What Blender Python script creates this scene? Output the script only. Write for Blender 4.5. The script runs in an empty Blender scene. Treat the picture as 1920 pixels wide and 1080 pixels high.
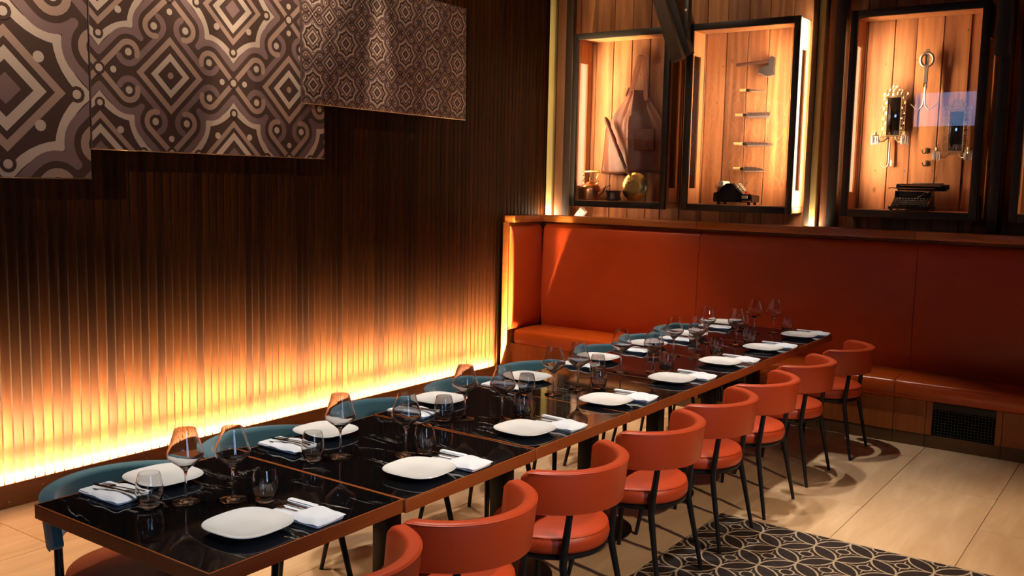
import bpy, bmesh, math, random
from mathutils import Vector, Matrix
random.seed(7)
S = bpy.context.scene
COL = S.collection
PI = math.pi

# ------------------------------------------------------------------ camera
cam_d = bpy.data.cameras.new('camera'); cam = bpy.data.objects.new('camera', cam_d); COL.objects.link(cam)
R_, U_, F_ = ((0.815537, 0.578325, 0.020966), (-0.081162, 0.078431, 0.99361), (-0.572985, 0.812027, -0.110902))
cam.matrix_world = Matrix(((R_[0], U_[0], -F_[0], 5.05), (R_[1], U_[1], -F_[1], -7.05), (R_[2], U_[2], -F_[2], 1.8), (0, 0, 0, 1)))
cam_d.sensor_width = 36; cam_d.lens = 1783.96 / 1920 * 36; cam_d.clip_start = 0.05; cam_d.clip_end = 100
cam_d.dof.use_dof = False
S.camera = cam
# ------------------------------------------------------------------ view and world
S.view_settings.view_transform = 'Standard'; S.view_settings.look = 'None'
S.view_settings.exposure = 0.0; S.view_settings.gamma = 1.0; S.view_settings.use_curve_mapping = False
S.cycles.use_denoising = True
S.cycles.max_bounces = 24; S.cycles.diffuse_bounces = 4; S.cycles.glossy_bounces = 6
S.cycles.transparent_max_bounces = 24; S.cycles.transmission_bounces = 20
S.cycles.sample_clamp_indirect = 6.0
S.cycles.caustics_reflective = False; S.cycles.caustics_refractive = False
W = bpy.data.worlds.new('daylight'); S.world = W; W.use_nodes = True
W.node_tree.nodes['Background'].inputs[0].default_value = (0.42, 0.63, 1.0, 1)
W.node_tree.nodes['Background'].inputs[1].default_value = 14.0

def area(name, loc, direction, sx, sy, power, color, spread=180):
    d = bpy.data.lights.new(name, 'AREA'); d.shape = 'RECTANGLE'; d.size = sx; d.size_y = sy
    d.energy = power; d.color = color; d.spread = math.radians(spread)
    o = bpy.data.objects.new(name, d); COL.objects.link(o); o.location = loc
    o.rotation_euler = Vector(direction).to_track_quat('-Z', 'Y').to_euler(); return o
def spot(name, loc, target, power, color, angle, blend=0.5, radius=0.04):
    d = bpy.data.lights.new(name, 'SPOT'); d.energy = power; d.color = color
    d.spot_size = math.radians(angle); d.spot_blend = blend; d.shadow_soft_size = radius
    o = bpy.data.objects.new(name, d); COL.objects.link(o); o.location = loc
    o.rotation_euler = (Vector(target) - Vector(loc)).to_track_quat('-Z', 'Y').to_euler(); return o
WARM = (1.0, 0.62, 0.30); AMBER = (1.0, 0.72, 0.40); SOFT = (1.0, 0.76, 0.52)
NEUTRAL = (1.0, 0.93, 0.84)
# LED cove at the foot of the slatted wall: one row shining straight up, one row turned to the slats
def led_line(name, y0, y1, x, z, power, tilt=0.0, spread=180):
    d = bpy.data.lights.new(name, 'AREA'); d.shape = 'RECTANGLE'; d.size = 0.008; d.size_y = y1 - y0
    d.energy = power; d.color = AMBER; d.spread = math.radians(spread)
    o = bpy.data.objects.new(name, d); COL.objects.link(o); o.location = (x, (y0 + y1) / 2, z)
    o.rotation_euler = (0, math.radians(180 - tilt), 0); return o
led_line('cove_up_wall', -6.4, -0.085, -0.012, 0.094, 80)
led_line('cove_up_corner', -0.45, -0.085, -0.012, 0.094, 70, -22, 64)
led_line('cove_side_corner', -1.30, -0.085, -0.012, 0.094, 3800, -58, 116)
led_line('cove_wash_wall', -6.4, -0.085, -0.010, 0.098, 950, 42, 80.8)
led_line('cove_graze_wall', -6.4, -0.085, -0.010, 0.098, 420, 7.6, 11.0)
led_line('cove_fill_wall', -6.4, -0.085, -0.010, 0.098, 170, 15, 25.6)
# ceiling downlights above the table row, and above the aisle by the slatted wall
for yy in (-5.3, -4.15, -3.0, -1.9, -0.95):
    spot('downlight', (2.55, yy, 4.1), (2.72, yy, 0.7), 205, NEUTRAL, 50, 0.6, 0.05)
spot('aisle_light', (1.10, -0.55, 4.1), (1.05, -0.45, 0.0), 590, SOFT, 48, 1.0, 0.05)
for yy, pw in ((-2.6, 130), (-4.9, 640)):
    spot('aisle_light', (1.15, yy, 4.1), (1.15, yy, 0.0), pw, SOFT, 36, 0.6, 0.05)
# wall washers close to the wall with a cut-off just below the patterned panels
spot('front_light', (2.0, -9.3, 3.95), (0.0, -3.7, 2.75), 1500, SOFT, 27, 0.5, 0.04)
for yy, pw in ((-5.0, 420), (-4.0, 320), (-2.88, 420), (-1.70, 40)):
    spot('panel_light', (0.42, yy, 4.1), (-0.88, yy, 3.55), pw, SOFT, 117, 0.12, 0.02)
for yy, pw in ((-3.08, 420), (-1.77, 380)):
    spot('streak_light', (0.36, yy, 4.1), (0.10, yy, 2.5), pw, SOFT, 14, 0.9, 0.02)
# spotlight on the corner of the banquette and on the first display case, and one on the planks above the cases
spot('corner_light', (3.2, -2.6, 4.1), (0.35, 0.5, 2.15), 150, SOFT, 17, 0.2, 0.03)
spot('plank_light', (1.3, -0.9, 4.15), (1.2, 0.9, 3.5), 42, SOFT, 70, 0.8, 0.04)
# spots right of the chairs; last two added to brighten chair backs and floor
spot('right_spot', (4.75, -2.2, 4.1), (4.8, -2.1, 0.0), 270, SOFT, 48, 0.7, 0.05)
spot('right_spot', (7.4, -4.2, 3.7), (3.3, -3.3, 0.55), 600, SOFT, 46, 0.7, 0.08)
spot('right_spot', (6.2, -1.6, 4.1), (6.0, -1.5, 0.0), 230, SOFT, 60, 0.8, 0.05)
# cove behind the cap of the banquette
area('cove_light_back', (0.60, 0.622, 1.455), (0, 0.05, 1), 1.0, 0.02, 2.2, SOFT); area('cove_light_back', (1.75, 0.622, 1.455), (0, 0.05, 1), 1.2, 0.02, 0.2, SOFT)
area('post_light', (0.02, 0.640, 1.47), (0, 0.05, 1), 0.05, 0.02, 2.6, SOFT); area('post_light', (2.56, 0.640, 1.47), (0, 0.05, 1), 0.05, 0.02, 1.6, SOFT)

# ------------------------------------------------------------------ materials
def new_mat(name):
    m = bpy.data.materials.new(name); m.use_nodes = True
    nt = m.node_tree; return m, nt, nt.nodes['Principled BSDF'], nt.nodes, nt.links
def plain(name, col, rough=0.5, metal=0.0, spec=0.5, coat=0.0, bump=0.0, bscale=200.0, var=0.0, emit=None, estr=0.0):
    m, nt, p, N, L = new_mat(name)
    p.inputs['Base Color'].default_value = (*col, 1); p.inputs['Roughness'].default_value = rough
    p.inputs['Metallic'].default_value = metal; p.inputs['Specular IOR Level'].default_value = spec
    p.inputs['Coat Weight'].default_value = coat; p.inputs['Coat Roughness'].default_value = 0.15
    if emit: p.inputs['Emission Color'].default_value = (*emit, 1); p.inputs['Emission Strength'].default_value = estr
    tc = N.new('ShaderNodeTexCoord')
    nz = N.new('ShaderNodeTexNoise'); nz.inputs['Scale'].default_value = bscale; nz.inputs['Detail'].default_value = 3
    L.new(tc.outputs['Object'], nz.inputs['Vector'])
    if bump:
        b = N.new('ShaderNodeBump'); b.inputs['Strength'].default_value = bump; b.inputs['Distance'].default_value = 0.002
        L.new(nz.outputs['Fac'], b.inputs['Height']); L.new(b.outputs[0], p.inputs['Normal'])
    if var:
        n2 = N.new('ShaderNodeTexNoise'); n2.inputs['Scale'].default_value = 6; n2.inputs['Detail'].default_value = 4
        L.new(tc.outputs['Object'], n2.inputs['Vector'])
        r = N.new('ShaderNodeMapRange'); r.inputs[3].default_value = 1 - var; r.inputs[4].default_value = 1 + var
        L.new(n2.outputs['Fac'], r.inputs[0])
        mx = N.new('ShaderNodeMix'); mx.data_type = 'RGBA'; mx.blend_type = 'MULTIPLY'; mx.inputs[0].default_value = 1
        mx.inputs[6].default_value = (*col, 1); L.new(r.outputs[0], mx.inputs[7]); L.new(mx.outputs[2], p.inputs['Base Color'])
    return m
def math_node(N, L, op, a, b=None, c=None):
    n = N.new('ShaderNodeMath'); n.operation = op
    for i, v in enumerate((a, b, c)):
        if v is None: continue
        if isinstance(v, (int, float)): n.inputs[i].default_value = v
        else: L.new(v, n.inputs[i])
    return n.outputs[0]
def wood(name, c0, c1, axis='Z', rough=0.45, ring=9.0, var=0.35, knots=False, fine=60.0, coat=0.0, spec=0.5, bump=0.25):
    """Grain stretched along one axis, each object with its own shift and tone."""
    m, nt, p, N, L = new_mat(name)
    tc = N.new('ShaderNodeTexCoord'); oi = N.new('ShaderNodeObjectInfo')
    add = N.new('ShaderNodeVectorMath'); add.operation = 'ADD'
    sc = N.new('ShaderNodeVectorMath'); sc.operation = 'SCALE'; sc.inputs[3].default_value = 37.0
    cmb = N.new('ShaderNodeCombineXYZ')
    for k in range(3): L.new(oi.outputs['Random'], cmb.inputs[k])
    L.new(cmb.outputs[0], sc.inputs[0]); L.new(tc.outputs['Object'], add.inputs[0]); L.new(sc.outputs[0], add.inputs[1])
    mp = N.new('ShaderNodeMapping')
    st = {'X': (0.07, 1, 1), 'Y': (1, 0.07, 1), 'Z': (1, 1, 0.07)}[axis]
    mp.inputs['Scale'].default_value = st; L.new(add.outputs[0], mp.inputs['Vector'])
    n1 = N.new('ShaderNodeTexNoise'); n1.inputs['Scale'].default_value = ring; n1.inputs['Detail'].default_value = 5; n1.inputs['Distortion'].default_value = 0.6
    n2 = N.new('ShaderNodeTexNoise'); n2.inputs['Scale'].default_value = fine; n2.inputs['Detail'].default_value = 6; n2.inputs['Roughness'].default_value = 0.65
    L.new(mp.outputs[0], n1.inputs['Vector']); L.new(mp.outputs[0], n2.inputs['Vector'])
    rings = math_node(N, L, 'MULTIPLY', n1.outputs['Fac'], 26.0)
    rings = math_node(N, L, 'SINE', rings)
    rings = math_node(N, L, 'MULTIPLY_ADD', rings, 0.22, 0.5)
    t = math_node(N, L, 'MULTIPLY_ADD', n2.outputs['Fac'], 0.55, math_node(N, L, 'MULTIPLY', rings, 0.5))
    cr = N.new('ShaderNodeValToRGB'); cr.color_ramp.elements[0].color = (*c0, 1); cr.color_ramp.elements[1].color = (*c1, 1)
    cr.color_ramp.elements[0].position = 0.25; cr.color_ramp.elements[1].position = 0.75
    L.new(t, cr.inputs[0])
    out = cr.outputs[0]
    if knots:
        vo = N.new('ShaderNodeTexVoronoi'); vo.inputs['Scale'].default_value = 3.3; vo.inputs['Randomness'].default_value = 1
        mp2 = N.new('ShaderNodeMapping'); mp2.inputs['Scale'].default_value = (1.6, 0.2, 0.9); L.new(add.outputs[0], mp2.inputs['Vector'])
        L.new(mp2.outputs[0], vo.inputs['Vector'])
        kr = N.new('ShaderNodeMapRange'); kr.inputs[1].default_value = 0.03; kr.inputs[2].default_value = 0.10; kr.inputs[3].default_value = 0.45; kr.inputs[4].default_value = 1.0
        L.new(vo.outputs['Distance'], kr.inputs[0])
        mk = N.new('ShaderNodeMix'); mk.data_type = 'RGBA'; mk.blend_type = 'MULTIPLY'; mk.inputs[0].default_value = 1
        L.new(out, mk.inputs[6]); L.new(kr.outputs[0], mk.inputs[7]); out = mk.outputs[2]
    rr = N.new('ShaderNodeMapRange'); rr.inputs[3].default_value = 1 - var; rr.inputs[4].default_value = 1 + var
    L.new(oi.outputs['Random'], rr.inputs[0])
    mx = N.new('ShaderNodeMix'); mx.data_type = 'RGBA'; mx.blend_type = 'MULTIPLY'; mx.inputs[0].default_value = 1
    L.new(out, mx.inputs[6]); L.new(rr.outputs[0], mx.inputs[7]); L.new(mx.outputs[2], p.inputs['Base Color'])
    b = N.new('ShaderNodeBump'); b.inputs['Strength'].default_value = bump; b.inputs['Distance'].default_value = 0.002
    L.new(t, b.inputs['Height']); L.new(b.outputs[0], p.inputs['Normal'])
    p.inputs['Roughness'].default_value = rough; p.inputs['Coat Weight'].default_value = coat; p.inputs['Specular IOR Level'].default_value = spec
    return m
def leather(name, col, rough=0.42, scale=90.0, bump=0.25, var=0.12, spec=0.5):
    m, nt, p, N, L = new_mat(name)
    tc = N.new('ShaderNodeTexCoord')
    vo = N.new('ShaderNodeTexVoronoi'); vo.feature = 'DISTANCE_TO_EDGE'; vo.inputs['Scale'].default_value = scale
    L.new(tc.outputs['Object'], vo.inputs['Vector'])
    b = N.new('ShaderNodeBump'); b.inputs['Strength'].default_value = bump; b.inputs['Distance'].default_value = 0.002
    L.new(vo.outputs['Distance'], b.inputs['Height']); L.new(b.outputs[0], p.inputs['Normal'])
    n2 = N.new('ShaderNodeTexNoise'); n2.inputs['Scale'].default_value = 5; n2.inputs['Detail'].default_value = 5; L.new(tc.outputs['Object'], n2.inputs['Vector'])
    r = N.new('ShaderNodeMapRange'); r.inputs[3].default_value = 1 - var; r.inputs[4].default_value = 1 + var; L.new(n2.outputs['Fac'], r.inputs[0])
    mx = N.new('ShaderNodeMix'); mx.data_type = 'RGBA'; mx.blend_type = 'MULTIPLY'; mx.inputs[0].default_value = 1
    mx.inputs[6].default_value = (*col, 1); L.new(r.outputs[0], mx.inputs[7]); L.new(mx.outputs[2], p.inputs['Base Color'])
    p.inputs['Roughness'].default_value = rough; p.inputs['Specular IOR Level'].default_value = spec
    return m
def thin_glass(name, tint=(0.97, 0.98, 0.98), ior=1.5, gain=1.0, rough=0.0):
    m = bpy.data.materials.new(name); m.use_nodes = True; nt = m.node_tree; N = nt.nodes; L = nt.links
    N.remove(N['Principled BSDF']); out = N['Material Output']
    tr = N.new('ShaderNodeBsdfTransparent'); tr.inputs[0].default_value = (*tint, 1)
    gl = N.new('ShaderNodeBsdfGlossy'); gl.inputs['Roughness'].default_value = rough
    fr = N.new('ShaderNodeFresnel'); ge = N.new('ShaderNodeNewGeometry')
    L.new(math_node(N, L, 'MULTIPLY_ADD', ge.outputs['Backfacing'], 1.0 / ior - ior, ior), fr.inputs['IOR'])   # same reflection from both sides
    g = math_node(N, L, 'MULTIPLY', fr.outputs[0], gain); g = math_node(N, L, 'MINIMUM', g, 1.0)
    mx = N.new('ShaderNodeMixShader'); L.new(g, mx.inputs[0]); L.new(tr.outputs[0], mx.inputs[1]); L.new(gl.outputs[0], mx.inputs[2])
    L.new(mx.outputs[0], out.inputs[0]); return m

M = {}
M['slat'] = wood('slat_wood', (0.018, 0.0043, 0.0005), (0.036, 0.0096, 0.0012), 'Z', rough=0.5, ring=14, var=0.38, fine=40, bump=0.1, spec=0.08)
M['lit_edge'] = plain('lit_slat_edge', (0.13, 0.070, 0.043), 0.5, spec=0.3)  # lighter tone stands in for light caught on the slat sides
M['backing'] = plain('dark_backing', (0.008, 0.005, 0.004), 0.8, spec=0.1)
M['base_wood'] = wood('baseboard_wood', (0.13, 0.04, 0.010), (0.20, 0.065, 0.016), 'Y', rough=0.4, var=0.1)
M['plank'] = wood('old_plank', (0.17, 0.050, 0.013), (0.58, 0.25, 0.088), 'Z', rough=0.65, ring=4.5, var=0.28, knots=True, fine=30, bump=0.6)
M['case_wood'] = wood('case_wood', (0.42, 0.17, 0.06), (0.58, 0.27, 0.11), 'Z', rough=0.5, var=0.1, fine=50)
M['cap'] = wood('cap_wood', (0.30, 0.085, 0.014), (0.42, 0.125, 0.022), 'X', rough=0.32, var=0.08, fine=40, coat=0.2)
M['kick'] = wood('kick_wood', (0.27, 0.075, 0.015), (0.40, 0.12, 0.024), 'Z', rough=0.4, var=0.1, fine=40)
M['toe'] = plain('toe_strip', (0.12, 0.06, 0.02), 0.5, var=0.2)
M['banquette'] = leather('orange_banquette_leather', (0.43, 0.050, 0.006), 0.40, 55, 0.35)
M['seat_leather'] = leather('orange_bench_leather', (0.48, 0.075, 0.009), 0.24, 70, 0.3)
M['chair_leather'] = leather('orange_chair_leather', (0.50, 0.056, 0.011), 0.42, 260, 0.12, 0.06)
M['brown_leather'] = leather('brown_seat_leather', (0.17, 0.030, 0.009), 0.4, 260, 0.12, 0.06)
M['teal'] = plain('teal_velvet', (0.020, 0.085, 0.120), 0.75, spec=0.3, bump=0.15, bscale=400, var=0.25)
M['teal'].node_tree.nodes['Principled BSDF'].inputs['Sheen Weight'].default_value = 0.35
M['black_metal'] = plain('black_metal', (0.006, 0.006, 0.0065), 0.40, metal=0.0, spec=0.35)
M['steel_frame'] = plain('blackened_steel', (0.014, 0.011, 0.009), 0.45, spec=0.4)
M['dark_timber'] = wood('dark_timber', (0.030, 0.016, 0.007), (0.060, 0.032, 0.013), 'Z', rough=0.6, var=0.2)
M['brown_post'] = wood('brown_post', (0.20, 0.075, 0.025), (0.32, 0.13, 0.045), 'Z', rough=0.55, var=0.1)
M['light_post'] = plain('cream_painted_post', (0.66, 0.52, 0.18), 0.5, spec=0.3)
M['bronze'] = wood('bronze_edge', (0.26, 0.068, 0.015), (0.34, 0.095, 0.022), 'Y', rough=0.28, var=0.06, fine=30, coat=0.3, bump=0.05)
M['copper_trim'] = plain('copper_trim', (0.55, 0.20, 0.10), 0.25, metal=1.0)
M['porcelain'] = plain('white_porcelain', (0.83, 0.81, 0.78), 0.18, spec=0.5, coat=0.4)
M['linen'] = plain('white_linen', (0.80, 0.82, 0.86), 0.85, spec=0.15, bump=0.3, bscale=900)
M['cutlery'] = plain('polished_steel', (0.62, 0.52, 0.44), 0.16, metal=1.0)
M['glass'] = plain('clear_glass', (1.0, 1.0, 1.0), 0.0)
M['glass'].node_tree.nodes['Principled BSDF'].inputs['Transmission Weight'].default_value = 1.0
M['glass'].node_tree.nodes['Principled BSDF'].inputs['IOR'].default_value = 1.5
M['pane'] = thin_glass('window_pane', (0.97, 0.97, 0.97), 1.5, 1.0)
M['dimming'] = thin_glass('dimming_pane', (0.42, 0.45, 0.50), 1.5, 1.0)  # tint added to dim daylight through the unseen front window
M['led'] = plain('led_diffuser', (0.9, 0.8, 0.6), 0.5, emit=(1.0, 0.72, 0.40), estr=14)
M['led_amber'] = plain('led_amber', (0.9, 0.7, 0.4), 0.5, emit=(1.0, 0.72, 0.42), estr=10)
M['black'] = plain('black_lacquer', (0.006, 0.006, 0.007), 0.22, spec=0.5)
M['brass'] = plain('aged_brass', (0.78, 0.52, 0.16), 0.26, metal=1.0, var=0.2)
M['gilt'] = plain('gilt_filigree', (0.66, 0.50, 0.28), 0.32, metal=1.0)
M['copper'] = plain('aged_copper', (0.48, 0.20, 0.09), 0.30, metal=1.0, var=0.3)
M['iron'] = plain('grey_iron', (0.16, 0.12, 0.10), 0.45, metal=0.8, var=0.3)
M['axe_iron'] = plain('dark_axe_iron', (0.030, 0.026, 0.026), 0.5, metal=0.3, var=0.3)
M['dark_wood'] = wood('dark_axe_wood', (0.045, 0.014, 0.009), (0.080, 0.026, 0.014), 'X', rough=0.5, var=0.05)
M['pale_iron'] = plain('worn_iron', (0.50, 0.42, 0.34), 0.4, metal=0.8, var=0.3)
M['dark_copper'] = plain('dark_pot_metal', (0.09, 0.05, 0.04), 0.35, metal=0.8)
M['apron'] = leather('brown_apron_leather', (0.21, 0.068, 0.032), 0.42, 30, 0.3, 0.4, 0.5)
M['turned'] = wood('turned_handle_wood', (0.10, 0.025, 0.012), (0.19, 0.05, 0.022), 'Z', rough=0.3, var=0.1)
M['magnolia'] = wood('pale_handle_wood', (0.62, 0.36, 0.15), (0.76, 0.48, 0.22), 'X', rough=0.5, var=0.08)
M['blade_dark'] = plain('forged_blade', (0.075, 0.048, 0.042), 0.5, metal=0.5)
M['blade'] = plain('polished_blade', (0.62, 0.52, 0.46), 0.3, metal=0.9)
M['cream'] = plain('cream_keys', (0.75, 0.66, 0.48), 0.4)
M['redkey'] = plain('red_keys', (0.55, 0.05, 0.03), 0.4)
M['mirror'] = plain('old_mirror', (0.55, 0.58, 0.55), 0.04, metal=1.0)
M['crystal'] = plain('cut_crystal', (0.92, 0.90, 0.88), 0.06, spec=0.8)
M['crystal'].node_tree.nodes['Principled BSDF'].inputs['Transmission Weight'].default_value = 0.45
M['candle'] = plain('candle_wax', (0.75, 0.62, 0.40), 0.6)
M['mesh_wire'] = plain('grille_wire', (0.10, 0.115, 0.095), 0.45, metal=0.3)
M['void'] = plain('black_void', (0.002, 0.002, 0.002), 0.9, spec=0.05)
M['ceiling'] = plain('dark_ceiling', (0.05, 0.035, 0.028), 0.8)
M['wall_paint'] = plain('brown_wall_paint', (0.10, 0.06, 0.04), 0.7)
M['grout'] = plain('dark_grout', (0.10, 0.055, 0.03), 0.9, spec=0.1)
M['ink_back'] = plain('ink_dark_brown', (0.040, 0.022, 0.018), 0.40, spec=0.45)
M['ink_tan'] = plain('ink_tan_foil', (0.58, 0.47, 0.40), 0.36, metal=0.55)
M['ink_rose'] = plain('ink_rose_foil', (0.34, 0.23, 0.19), 0.38, metal=0.45)
M['ink_mauve'] = plain('ink_mauve', (0.15, 0.095, 0.095), 0.42, metal=0.25)
M['panel_edge'] = plain('brass_panel_edge', (0.70, 0.45, 0.24), 0.3, metal=1.0)
M['pavement'] = plain('pavement', (0.25, 0.25, 0.26), 0.9)

def marble():
    m, nt, p, N, L = new_mat('black_marble')
    tc = N.new('ShaderNodeTexCoord'); oi = N.new('ShaderNodeObjectInfo')
    add = N.new('ShaderNodeVectorMath'); add.operation = 'MULTIPLY_ADD'; add.inputs[1].default_value = (1, 1, 1)
    sc = N.new('ShaderNodeVectorMath'); sc.operation = 'SCALE'; sc.inputs[3].default_value = 23
    cmb = N.new('ShaderNodeCombineXYZ')
    for k in range(3): L.new(oi.outputs['Random'], cmb.inputs[k])
    L.new(cmb.outputs[0], sc.inputs[0]); L.new(tc.outputs['Object'], add.inputs[0]); L.new(sc.outputs[0], add.inputs[2])
    mp = N.new('ShaderNodeMapping'); mp.inputs['Rotation'].default_value = (0, 0, math.radians(38)); mp.inputs['Scale'].default_value = (0.7, 2.6, 1)
    L.new(add.outputs[0], mp.inputs['Vector'])
    n = N.new('ShaderNodeTexNoise'); n.inputs['Scale'].default_value = 2.6; n.inputs['Detail'].default_value = 7; n.inputs['Roughness'].default_value = 0.62; n.inputs['Distortion'].default_value = 0.7
    L.new(mp.outputs[0], n.inputs['Vector'])
    a = math_node(N, L, 'ABSOLUTE', math_node(N, L, 'SUBTRACT', n.outputs['Fac'], 0.5))
    r = N.new('ShaderNodeMapRange'); r.inputs[1].default_value = 0.0; r.inputs[2].default_value = 0.0085; r.inputs[3].default_value = 1; r.inputs[4].default_value = 0
    L.new(a, r.inputs[0])
    n2 = N.new('ShaderNodeTexNoise'); n2.inputs['Scale'].default_value = 5; n2.inputs['Detail'].default_value = 3; L.new(add.outputs[0], n2.inputs['Vector'])
    r2 = N.new('ShaderNodeMapRange'); r2.inputs[1].default_value = 0.53; r2.inputs[2].default_value = 0.75; L.new(n2.outputs['Fac'], r2.inputs[0])
    v = math_node(N, L, 'MULTIPLY', r.outputs[0], r2.outputs[0])
    mx = N.new('ShaderNodeMix'); mx.data_type = 'RGBA'; mx.inputs[6].default_value = (0.0035, 0.0035, 0.004, 1); mx.inputs[7].default_value = (0.55, 0.50, 0.44, 1)
    L.new(v, mx.inputs[0]); L.new(mx.outputs[2], p.inputs['Base Color']); p.inputs['Roughness'].default_value = 0.05
    p.inputs['Specular IOR Level'].default_value = 0.6
    return m
M['marble'] = marble()
def travertine():
    m, nt, p, N, L = new_mat('cream_travertine')
    tc = N.new('ShaderNodeTexCoord'); oi = N.new('ShaderNodeObjectInfo')
    add = N.new('ShaderNodeVectorMath'); add.operation = 'ADD'
    sc = N.new('ShaderNodeVectorMath'); sc.operation = 'SCALE'; sc.inputs[3].default_value = 41
    cmb = N.new('ShaderNodeCombineXYZ')
    for k in range(3): L.new(oi.outputs['Random'], cmb.inputs[k])
    L.new(cmb.outputs[0], sc.inputs[0]); L.new(tc.outputs['Object'], add.inputs[0]); L.new(sc.outputs[0], add.inputs[1])
    mp = N.new('ShaderNodeMapping'); mp.inputs['Scale'].default_value = (1, 0.16, 1); L.new(add.outputs[0], mp.inputs['Vector'])
    n = N.new('ShaderNodeTexNoise'); n.inputs['Scale'].default_value = 9; n.inputs['Detail'].default_value = 8; n.inputs['Roughness'].default_value = 0.6; n.inputs['Distortion'].default_value = 0.4
    L.new(mp.outputs[0], n.inputs['Vector'])
    cr = N.new('ShaderNodeValToRGB'); e = cr.color_ramp.elements
    e[0].position = 0.3; e[0].color = (0.56, 0.35, 0.18, 1); e[1].position = 0.7; e[1].color = (0.76, 0.52, 0.31, 1)
    L.new(n.outputs['Fac'], cr.inputs[0]); L.new(cr.outputs[0], p.inputs['Base Color'])
    p.inputs['Roughness'].default_value = 0.42; p.inputs['Specular IOR Level'].default_value = 0.35
    return m
M['travertine'] = travertine()
def encaustic():
    """Each tile is centred on a node of the pattern; u and v run along the tile's own sides."""
    m, nt, p, N, L = new_mat('encaustic_tile'); T = 0.1985
    tc = N.new('ShaderNodeTexCoord'); sep = N.new('ShaderNodeSeparateXYZ'); L.new(tc.outputs['Object'], sep.inputs[0])
    q = []
    for k in (0, 1):                      # distance to the corner of the tile, folded: 0 at the corner, 0.5 at the node
        a = math_node(N, L, 'ABSOLUTE', math_node(N, L, 'DIVIDE', sep.outputs[k], T))
        q.append(math_node(N, L, 'SUBTRACT', 0.5, a))
    def ln(a, b): return math_node(N, L, 'SQRT', math_node(N, L, 'ADD', math_node(N, L, 'POWER', a, 2.0), math_node(N, L, 'POWER', b, 2.0)))
    def band(d, r, w):
        return math_node(N, L, 'LESS_THAN', math_node(N, L, 'ABSOLUTE', math_node(N, L, 'SUBTRACT', d, r)), w)
    q1 = [math_node(N, L, 'SUBTRACT', x, 1.0) for x in q]
    d0 = ln(q[0], q[1])
    s = math_node(N, L, 'MAXIMUM', band(ln(q1[0], q[1]), 0.7071, 0.025), band(ln(q[0], q1[1]), 0.7071, 0.025))
    s = math_node(N, L, 'MAXIMUM', s, band(d0, 0.165, 0.022))
    w = math_node(N, L, 'MULTIPLY_ADD', d0, -0.12, 0.052)
    sp = math_node(N, L, 'LESS_THAN', math_node(N, L, 'ABSOLUTE', math_node(N, L, 'SUBTRACT', q[0], q[1])), w)
    sp = math_node(N, L, 'MULTIPLY', sp, band(d0, 0.27, 0.09))
    s = math_node(N, L, 'MAXIMUM', s, sp)
    n2 = N.new('ShaderNodeTexNoise'); n2.inputs['Scale'].default_value = 40; n2.inputs['Detail'].default_value = 4; L.new(tc.outputs['Object'], n2.inputs['Vector'])
    s = math_node(N, L, 'MULTIPLY', s, math_node(N, L, 'MULTIPLY_ADD', n2.outputs['Fac'], 0.5, 0.6))
    mx = N.new('ShaderNodeMix'); mx.data_type = 'RGBA'; mx.inputs[6].default_value = (0.026, 0.019, 0.017, 1); mx.inputs[7].default_value = (0.50, 0.39, 0.26, 1)
    L.new(s, mx.inputs[0]); L.new(mx.outputs[2], p.inputs['Base Color']); p.inputs['Roughness'].default_value = 0.5
    p.inputs['Specular IOR Level'].default_value = 0.3
    return m
M['encaustic'] = encaustic()

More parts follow.
